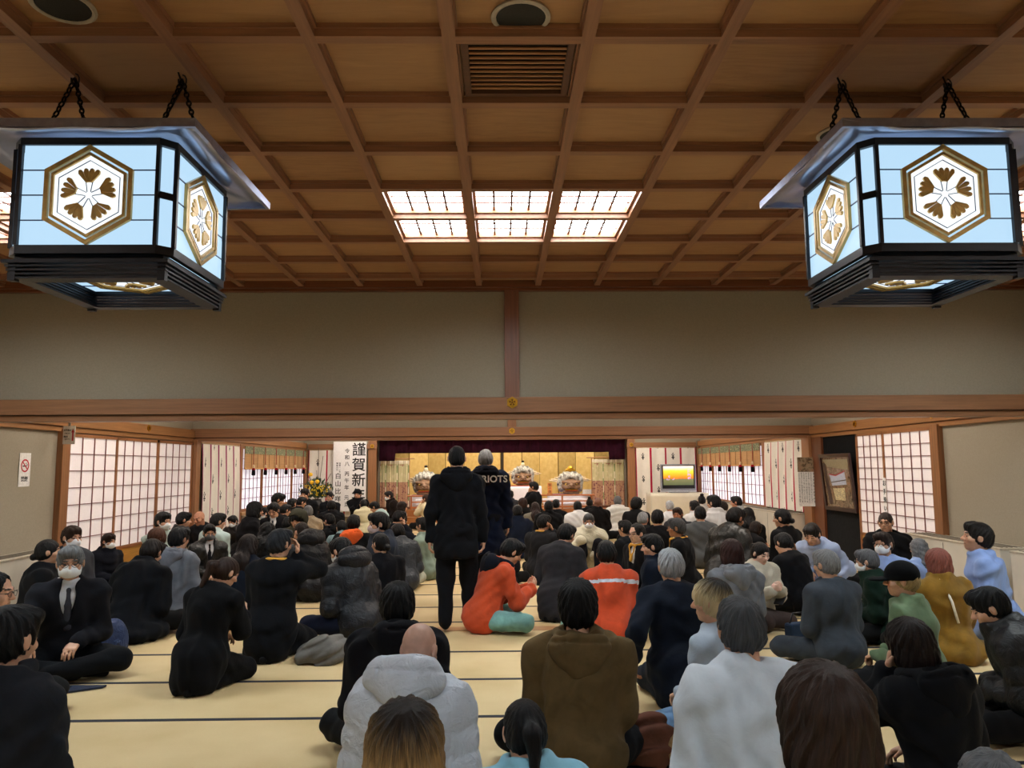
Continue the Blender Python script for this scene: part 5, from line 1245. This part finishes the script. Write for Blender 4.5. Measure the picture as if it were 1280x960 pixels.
P(342,638,'cross',175,'man in a black suit and white shirt with glasses looking down on the left',('suit','#15171c'),hair=('short','#131417'),shirt='#e4e4e6',tie='#3a3d46',glasses=True,lean=12,hp=22,s=.93)
P(357,638,'cross',-50,'person in black between the man with glasses and the olive hood',('suit','#131418'),hair=('short','#111115'),lean=14,hp=14,s=.87)
P(365,630,'cross',-20,'person with black hair seen from behind left of the cream collar',('coat','#1a1b20'),hair=('short','#111115'),lean=8,s=.95)
P(377,628,'cross',-58,'person with black hair and cream collar in front of the flower stand',('suit','#1d1d21'),hair=('short','#111115'),ribbon='#d8c9a4',lean=12,hp=16,s=.97)
P(381,618,'cross',170,'man rubbing his face with one hand below the flowers',('suit','#17181d'),hair=('short','#151519'),arms=('lap','face'),lean=8,hp=14,s=1.0)
P(372,650,'cross',172,'person wearing an olive hood up over the head facing the camera',('coat','#3c3b30'),hair=('mop','#101114'),hood='#3c3b30',hoodup=True,lean=6,s=.98)
P(385,640,'cross',24,'grey haired man in a beige jacket seen from behind on the left',('coat','#9c8c74'),hair=('short','#6b6d70'),lean=10,s=.97)
P(360,656,'cross',-5,'small person in black seen from behind below the olive hood',('coat','#141519'),hair=('short','#0e0f12'),lean=12,hp=16,s=.90)
P(335,665,'cross',-18,'person with wavy black hair behind the man raising his glasses',('coat','#17181d'),hair=('wavy','#1d1e22'),lean=10,s=.95)
P(311,683,'cross',-12,'woman with long dark brown hair and a navy top behind the black ponytail',('coat','#1c2638'),hair=('long','#241817'),lean=12,hp=10,s=.93)
P(411,651,'cross',62,'smiling man in a black hooded jacket looking left',('coat','#141519'),hair=('short','#111114'),hood='#141519',lean=14,hp=14,s=.98)
P(414,633,'cross',20,'person with black hair in a black jacket behind the smiling man',('coat','#17181e'),hair=('short','#111114'),lean=8,s=.96)
P(412,621,'cross',168,'person with black hair facing the camera right of the vase',('suit','#22242a'),hair=('short','#141418'),lean=4,s=.95)
P(427,660,'cross',30,'person with black hair and pale scarf leaning left',('coat','#6f868c'),hair=('short','#101115'),lean=24,hp=22,s=.90)
P(442,655,'cross',4,'person in a black jacket with an orange lined hood seen from behind',('coat','#17191c'),hair=('short','#121215'),hood='#e8622c',lean=14,hp=12,s=.98)
P(447,618,'seiza',176,'person in a black beanie and black jacket with folded arms before the poster',('coat','#15161a'),hair=('short',BK),cap=('beanie','#101115'),arms=('fold','fold'),lean=2,s=.98)
P(454,631,'cross',30,'person with black hair in a cream coat below the poster',('coat','#d2cba8'),hair=('short','#121316'),lean=18,hp=20,s=.95)
P(468,634,'cross',86,'person in pale teal workwear bending down to the left',('work','#a9c2c4'),hair=('short','#121316'),lean=30,hp=32,s=.97)
P(486,620,'cross',110,'man with a white mask in a dark brown jacket below the curtain stand',('coat','#241a17'),hair=('short','#1d1a19'),mask=MSK,lean=16,hp=14,s=.97)
P(503,634,'cross',-70,'person with dark brown hair in a white shirt facing right near the stage',('coat','#2d2a2a'),hair=('bob','#2a1d1a'),ribbon='#e4e4e6',lean=10,hp=6,s=.92)
P(499,648,'cross',-60,'man in a navy suit raising a hand to his face left of the standing pair',('suit','#161b29'),hair=('short','#101014'),arms=('lap','face'),lean=16,hp=18,s=.96)
P(473,655,'cross',112,'man with a pale mask and slate jacket behind the black haired bun',('coat','#2a303c'),hair=('short','#101116'),mask='#c9b8bc',lean=6,s=1.0)
P(475,680,'cross',26,'woman with a smooth black low bun in a black suit looking left',('suit','#1b1d23'),hair=('lowbun','#0f0f12'),lean=10,hy=24,hp=6,s=.94)
P(497,666,'cross',24,'person in a dark slate padded vest bent forward beside the bun',('puffer','#2a3038'),hair=('short','#101014'),lean=22,hp=22,hy=14,s=.97,fat=.65,bottom='#a4a898')
P(528,657,'cross',64,'young man in mottled grey green workwear beside the standing man',('work','#7f9186'),'#a9aa92',hair=('short','#111115'),lean=6,hp=6,s=.97)
P(532,624,'cross',72,'woman in a cream sweater with a hand to her mouth near the stage rail',('fleece','#d4c6a4'),hair=('lowbun',BR),arms=('chin','lap'),lean=4,s=.94)
# centre towards the stage
P(638,619,'cross',-6,'person with black hair in a dark grey coat close to the middle of the stage',('coat','#33353a'),hair=('short','#131317'),lean=6,s=.98)
P(653,629,'cross',34,'woman with brown shoulder length hair in black near the stage',('suit','#1d1b1d'),hair=('bob','#3a221c'),lean=6,hy=24,s=.92)
P(647,640,'cross',-4,'person with short dark hair in a navy jacket seen from behind in the centre',('coat','#1d2740'),hair=('short','#17171b'),lean=6,s=.96)
P(627,668,'cross',-10,'person in dark clothes seated between the standing person and the orange jacket',('coat','#20242e'),hair=('short','#15161a'),lean=14,hp=14,s=.84)
P(667,609,'seiza',70,'man in a black suit kneeling by the stage with a hand over his mouth',('suit','#14161b'),hair=('short','#121216'),arms=('chin','lap'),lean=2,hp=8,s=1.08)
P(669,635,'cross',2,'woman with straight dark brown hair in a grey tweed jacket with brown fur',('fleece','#6b665c'),hair=('long','#33201c'),lean=6,s=.92)
P(686,634,'cross',-6,'person with black hair in black seen from behind left of another in the centre',('coat','#141519'),hair=('short','#101014'),lean=12,hp=14,s=.97)
P(695,631,'cross',-12,'person in a black suit behind the centre pair near the right stage rail',('suit','#15171c'),hair=('short','#101014'),lean=10,hp=8,s=.98)
P(722,634,'cross',0,'person in a white jacket with black hair below the right stage rail',('coat','#dcdde0'),hair=('short','#141417'),lean=18,hp=14,s=.94)
P(737,629,'cross',-8,'person in black with a topknot in front of the patterned curtain stand',('coat','#1b1d21'),hair=('topknot','#17120f'),lean=12,s=.98)
P(748,629,'cross',-28,'person with a shaved brown head beside the topknot',('coat','#1e1b1c'),hair=('none',BK),lean=8,s=.95,skin='#8a5a44')
P(772,627,'cross',-6,'grey haired person in a white jacket with hands at the face',('coat','#dcdcd8'),hair=('short','#6b6d70'),arms=('face','face'),lean=16,hp=12,s=.98,bottom='#4a4a40')
P(796,631,'cross',-18,'person with bushy black hair in a black suit right of the centre',('suit','#1b1c20'),hair=('curly','#111013'),lean=12,hp=10,hy=-16,s=1.0)
P(804,649,'cross',-14,'man with thinning grey hair behind the balding man with glasses',('suit','#2b2c30'),hair=('thin',G1),lean=4,hy=-20,s=.98,skin='#cb9276')
P(822,648,'cross',-4,'man with short black hair in a black suit seen from behind below the television',('suit','#15161b'),hair=('short','#101014'),lean=6,hy=-12,s=1.0)
P(781,661,'cross',38,'man with black hair in a dark suit turned away beside the balding man',('suit','#1d2028'),hair=('short','#101116'),lean=14,hy=10,hp=6,s=.98)
P(837,633,'cross',6,'white haired person in a white shirt below the television',('shirt','#dcdde2'),hair=('short','#b4b6ba'),lean=4,s=.95)
P(847,643,'cross',150,'man with brown hair facing the camera below the clothed table',('coat','#33343a'),hair=('short','#3a2a22'),lean=6,s=.97,skin='#b97a5a')
P(845,660,'cross',74,'man with glasses and wavy grey black hair in a black suit facing left',('suit','#15171c'),hair=('short',G5),glasses=True,ribbon='#cf9a3c',lean=10,hp=4,s=.98,skin='#b5815f')
P(875,643,'cross',-2,'man with black hair in a grey suit seen from behind right of the television',('suit','#4a4d50'),hair=('short','#131317'),lean=8,s=1.02)
P(868,634,'cross',18,'person in a white down jacket with black hair behind the grey suit',('puffer','#d9d9da'),hair=('short','#141418'),lean=14,hp=10,s=.93,fat=.7)
P(877,626,'cross',0,'person with a black topknot at the corner of the clothed table',('coat','#c4c2bf'),hair=('topknot','#121216'),lean=6,s=.96)
P(892,629,'cross',28,'person with black hair in a white jacket by the right windows',('coat','#cfd0d3'),hair=('short','#111115'),lean=6,hy=16,s=1.0)
P(903,634,'cross',36,'person with dark hair and cream scarf beside the white jacket on the right',('coat','#b8b5ac'),hair=('short','#2a201c'),ribbon='#dccba2',lean=12,hp=14,s=.95)
P(920,628,'cross',68,'man in a light grey jacket looking left against the right windows',('coat','#a9aaac'),hair=('short','#131316'),lean=4,s=1.0,skin='#c98f74')
P(920,648,'cross',-52,'man in a black leather jacket with glasses looking down to the right',('leather','#1d2021'),hair=('short','#1b1a1c'),glasses=True,lean=22,hp=28,hy=-10,s=1.05,skin='#c08a6c')
P(935,644,'cross',-10,'woman with long black hair behind the leather jacket',('suit','#14151a'),hair=('long','#111013'),lean=10,s=.95)
P(945,661,'cross',-64,'person with dark brown hair looking down at a phone on the right',('suit','#17181d'),hair=('bob','#2a1d1a'),arms=('phone','phone'),lean=20,hp=26,s=.92)
P(977,648,'cross',34,'woman in a black suit with a short black ponytail in front of the heater',('suit','#14151a'),hair=('lowbun','#101014'),lean=6,hy=20,hp=8,s=1.03)
# spread the seated people so that nobody sits inside a neighbour (stature varies a little, places in view stay)
Q=[]
for a,k in CQ:
    fx=k.pop('fix',0); H_=person(*a,**{**k,'_probe':True}); Q.append([a,k,H_,k.get('s',1.0),1.0,fx])
def foot(q,m):
    a,k,H_,s0=q[:4]; s_=s0*m
    if k.get('depth'): p=at_y(a[0],a[1],k['depth']); return p[0],p[1]
    w_=at_z(a[0],a[1],H_[2]*s_); R_=rZ(a[3]*D2R); r=w_-R_@(H_*s_)+R_@V3(0,.10,0); return r[0],r[1]
XY=np.array([foot(q,1.0) for q in Q]); GR=np.linspace(.85,1.15,61); DD=np.hypot(XY[:,0],XY[:,1]); LIM=np.where(DD<2.6,.07,np.where(DD<4.6,.045,np.where(DD<7,.065,np.where(DD<12,.11,.15))))
CAND=[np.array([foot(q,m) for m in GR]) for q in Q]
for it in range(60):
    for i,q in enumerate(Q):
        if q[1].get('depth') or q[5]: continue
        d=np.hypot(CAND[i][:,None,0]-XY[None,:,0],CAND[i][:,None,1]-XY[None,:,1]); d[:,i]=9
        c_=(np.maximum(.86-d,0)**2).sum(1)*4+(np.maximum(.62-d,0)**2).sum(1)*30+.35*(GR-1)**2*30*.1+.02*(GR-1)**2
        x_,y_=CAND[i][:,0],CAND[i][:,1]
        c_=c_+30*np.maximum(y_-19.95,0)+30*np.maximum(XL+.50-x_,0)+30*np.maximum(x_-(XR-.50),0)
        c_=c_+30*np.maximum(np.abs(GR-1)-LIM[i],0)*10+40*np.maximum(.85-np.hypot(x_+4.70,y_-19.72),0)+30*np.maximum(-4.42-x_,0)*((y_>15.2)&(y_<19.3))
        c_=c_+30*np.maximum(-4.48-x_,0)*((y_>4.6)&(y_<9.2))+30*np.maximum(x_-4.60,0)*(((y_>4.2)&(y_<9.8))|(y_>13.2))
        b_=int(np.argmin(c_)); XY[i]=CAND[i][b_]; q[4]=GR[b_]
for q in Q:
    a,k,H_,s0,m=q[:5]; k=dict(k); k['s']=s0*m
    r_=person(*a,**k)
    if 'team jacket' in a[4]: rt_=r_[0]
pat=glyphs('team_lettering',[('PATRIOTS',0,0,.105)],m_plain('#f0f2f8',.6,name='white_print'),rt_,.02,.003); pat.location=(0,-.195,1.335); pat.rotation_euler=(math.radians(-6),0,0)
for i,(la,xa,ya,da) in enumerate(PLIST):
    for lb,xb,yb,db in PLIST[i+1:]:
        q=math.hypot(xa-xb,ya-yb)
        if q<.42: print('NEAR %.2f | %s (%.1f) | %s (%.1f)'%(q,la[:45],da,lb[:45],db))
for la,x,y,d in PLIST:
    if not(XL+.35<x<XR-.35) or y>20.2 or (XL<x<-4.6 and 4.6<y<9.2): print('EDGE',la[:50],round(x,2),round(y,2))
# ---------------------------------------------------------------- things held or lying on the mats
def on_floor(u,v,name,label,cat,rz=0):
    p=at_z(u,v,0); return empty(name,(p[0],p[1],0),label,cat,rz=rz)
def cloth_heap(u,v,name,label,w,l,h,col,kind,rz=0,seed=1,part='cloth'):
    o=on_floor(u,v,name,label,'garment',rz); rs=np.random.RandomState(seed)
    k1,k2=nrm(rs.randn(3))*26,nrm(rs.randn(3))*48
    pr=[Ell((rs.uniform(-.3,.3)*w,rs.uniform(-.3,.3)*l,h*.35*rs.uniform(.6,1)),(w*rs.uniform(.3,.5),l*rs.uniform(.25,.45),h*rs.uniform(.5,.9)),rZ(rs.uniform(0,3)),k=.05) for _ in range(5)]
    v_,f_=sdf_mesh(pr+[Half((0,0,.004),(0,0,-1),.004)],.010,lambda p:.012*np.sin(p@k1+2*np.sin(p@k2))); np_mesh(part,v_,f_,m_cloth(col,kind),None,o); return o
o=cloth_heap(404,822,'folded_coat','grey wool coat folded on the mats beside the kneeling man in black',.38,.42,.16,'#5d5a56','coat',.5,4); 
m=MB(); m.box((.0,-.12,.10),(.16,.10,.02)); m.build('lining_edge',m_cloth('#3a3836','suit'),o,bevel=.008)
o=cloth_heap(132,814,'folded_jacket','shiny navy padded jacket lying in front of the masked man in the suit',.24,.22,.26,'#2a3a5e','puffer',.2,7,'padded_cloth')
MB().box((.02,-.10,.14),(.004,.006,.14)).build('zip',m_plain('#8a8f9a',.3,.8,name='zip_metal'),o)
o=cloth_heap(822,952,'coat_with_fur','brown coat with a fur lining beside the white sweatshirt',.26,.28,.20,'#5a382c','coat',.3,9)
v_,f_=sdf_mesh([Ell((.10,-.08,.08),(.11,.09,.09))],.008,lambda p:.006*np.sin(p[...,0]*170+2*np.sin(p[...,1]*90))*np.sin(p[...,2]*150)); np_mesh('fur_lining',v_,f_,m_cloth('#8f7450','fleece'),None,o)
o=on_floor(108,862,'paper_folder','dark blue pointed folder edge lying on the mats at the lower left','folder',.3)
MB().prism([(-.14,-.08,.004),(.10,-.02,.004),(.12,.02,.004),(-.14,.10,.004)],(0,0,1),.012).build('cover',m_plain('#1c2740',.6),o); MB().box((-.11,.01,.018),(.012,.12,.004)).build('spine_tape',m_plain('#0f1526',.6),o)
o=on_floor(155,722,'lint_roller','small green and white roll standing on the mats by the left shoji','roll')
MB().lathe((0,0,0),[(.05,0),(.05,.16)],20).build('roll',m_plain('#d9e0d4',.6),o,True); MB().lathe((0,0,.162),[(.052,0),(.052,.012),(.02,.014)],20).build('green_cap',m_plain('#3f8f4f',.5),o,True)
def phone(u,v,y,label,rx,rz):
    p=at_y(u,v,y); o=empty('mobile_phone',tuple(p),label,'phone',rz=rz); o.rotation_euler=(rx,0,rz)
    MB().box((0,0,0),(.085,.012,.16)).build('phone_case',m_plain('#14151a',.4),o,bevel=.004); MB().box((0,-.0065,0),(.074,.002,.146)).build('screen',m_plain('#22242c',.15),o); return o
for r in [o for o in bpy.data.objects if o.get('label','').startswith('smiling woman')]:
    q=r.location; th=r.rotation_euler[2]; o=phone(976,748,q[1]-.22,'black phone in an open case held by the smiling woman',1.0,2.4)
o=on_floor(998,802,'shoulder_bag','small navy bag beside the smiling woman','bag',.4)
MB().box((0,0,.08),(.22,.10,.16)).build('bag_body',m_cloth('#27364c','suit'),o,bevel=.02); tube_mesh('bag_strap',[[(-.09,0,.15),(-.05,0,.24),(.05,0,.24),(.09,0,.15)]],.008,m_plain('#15181f',.5,name='strap'),o)
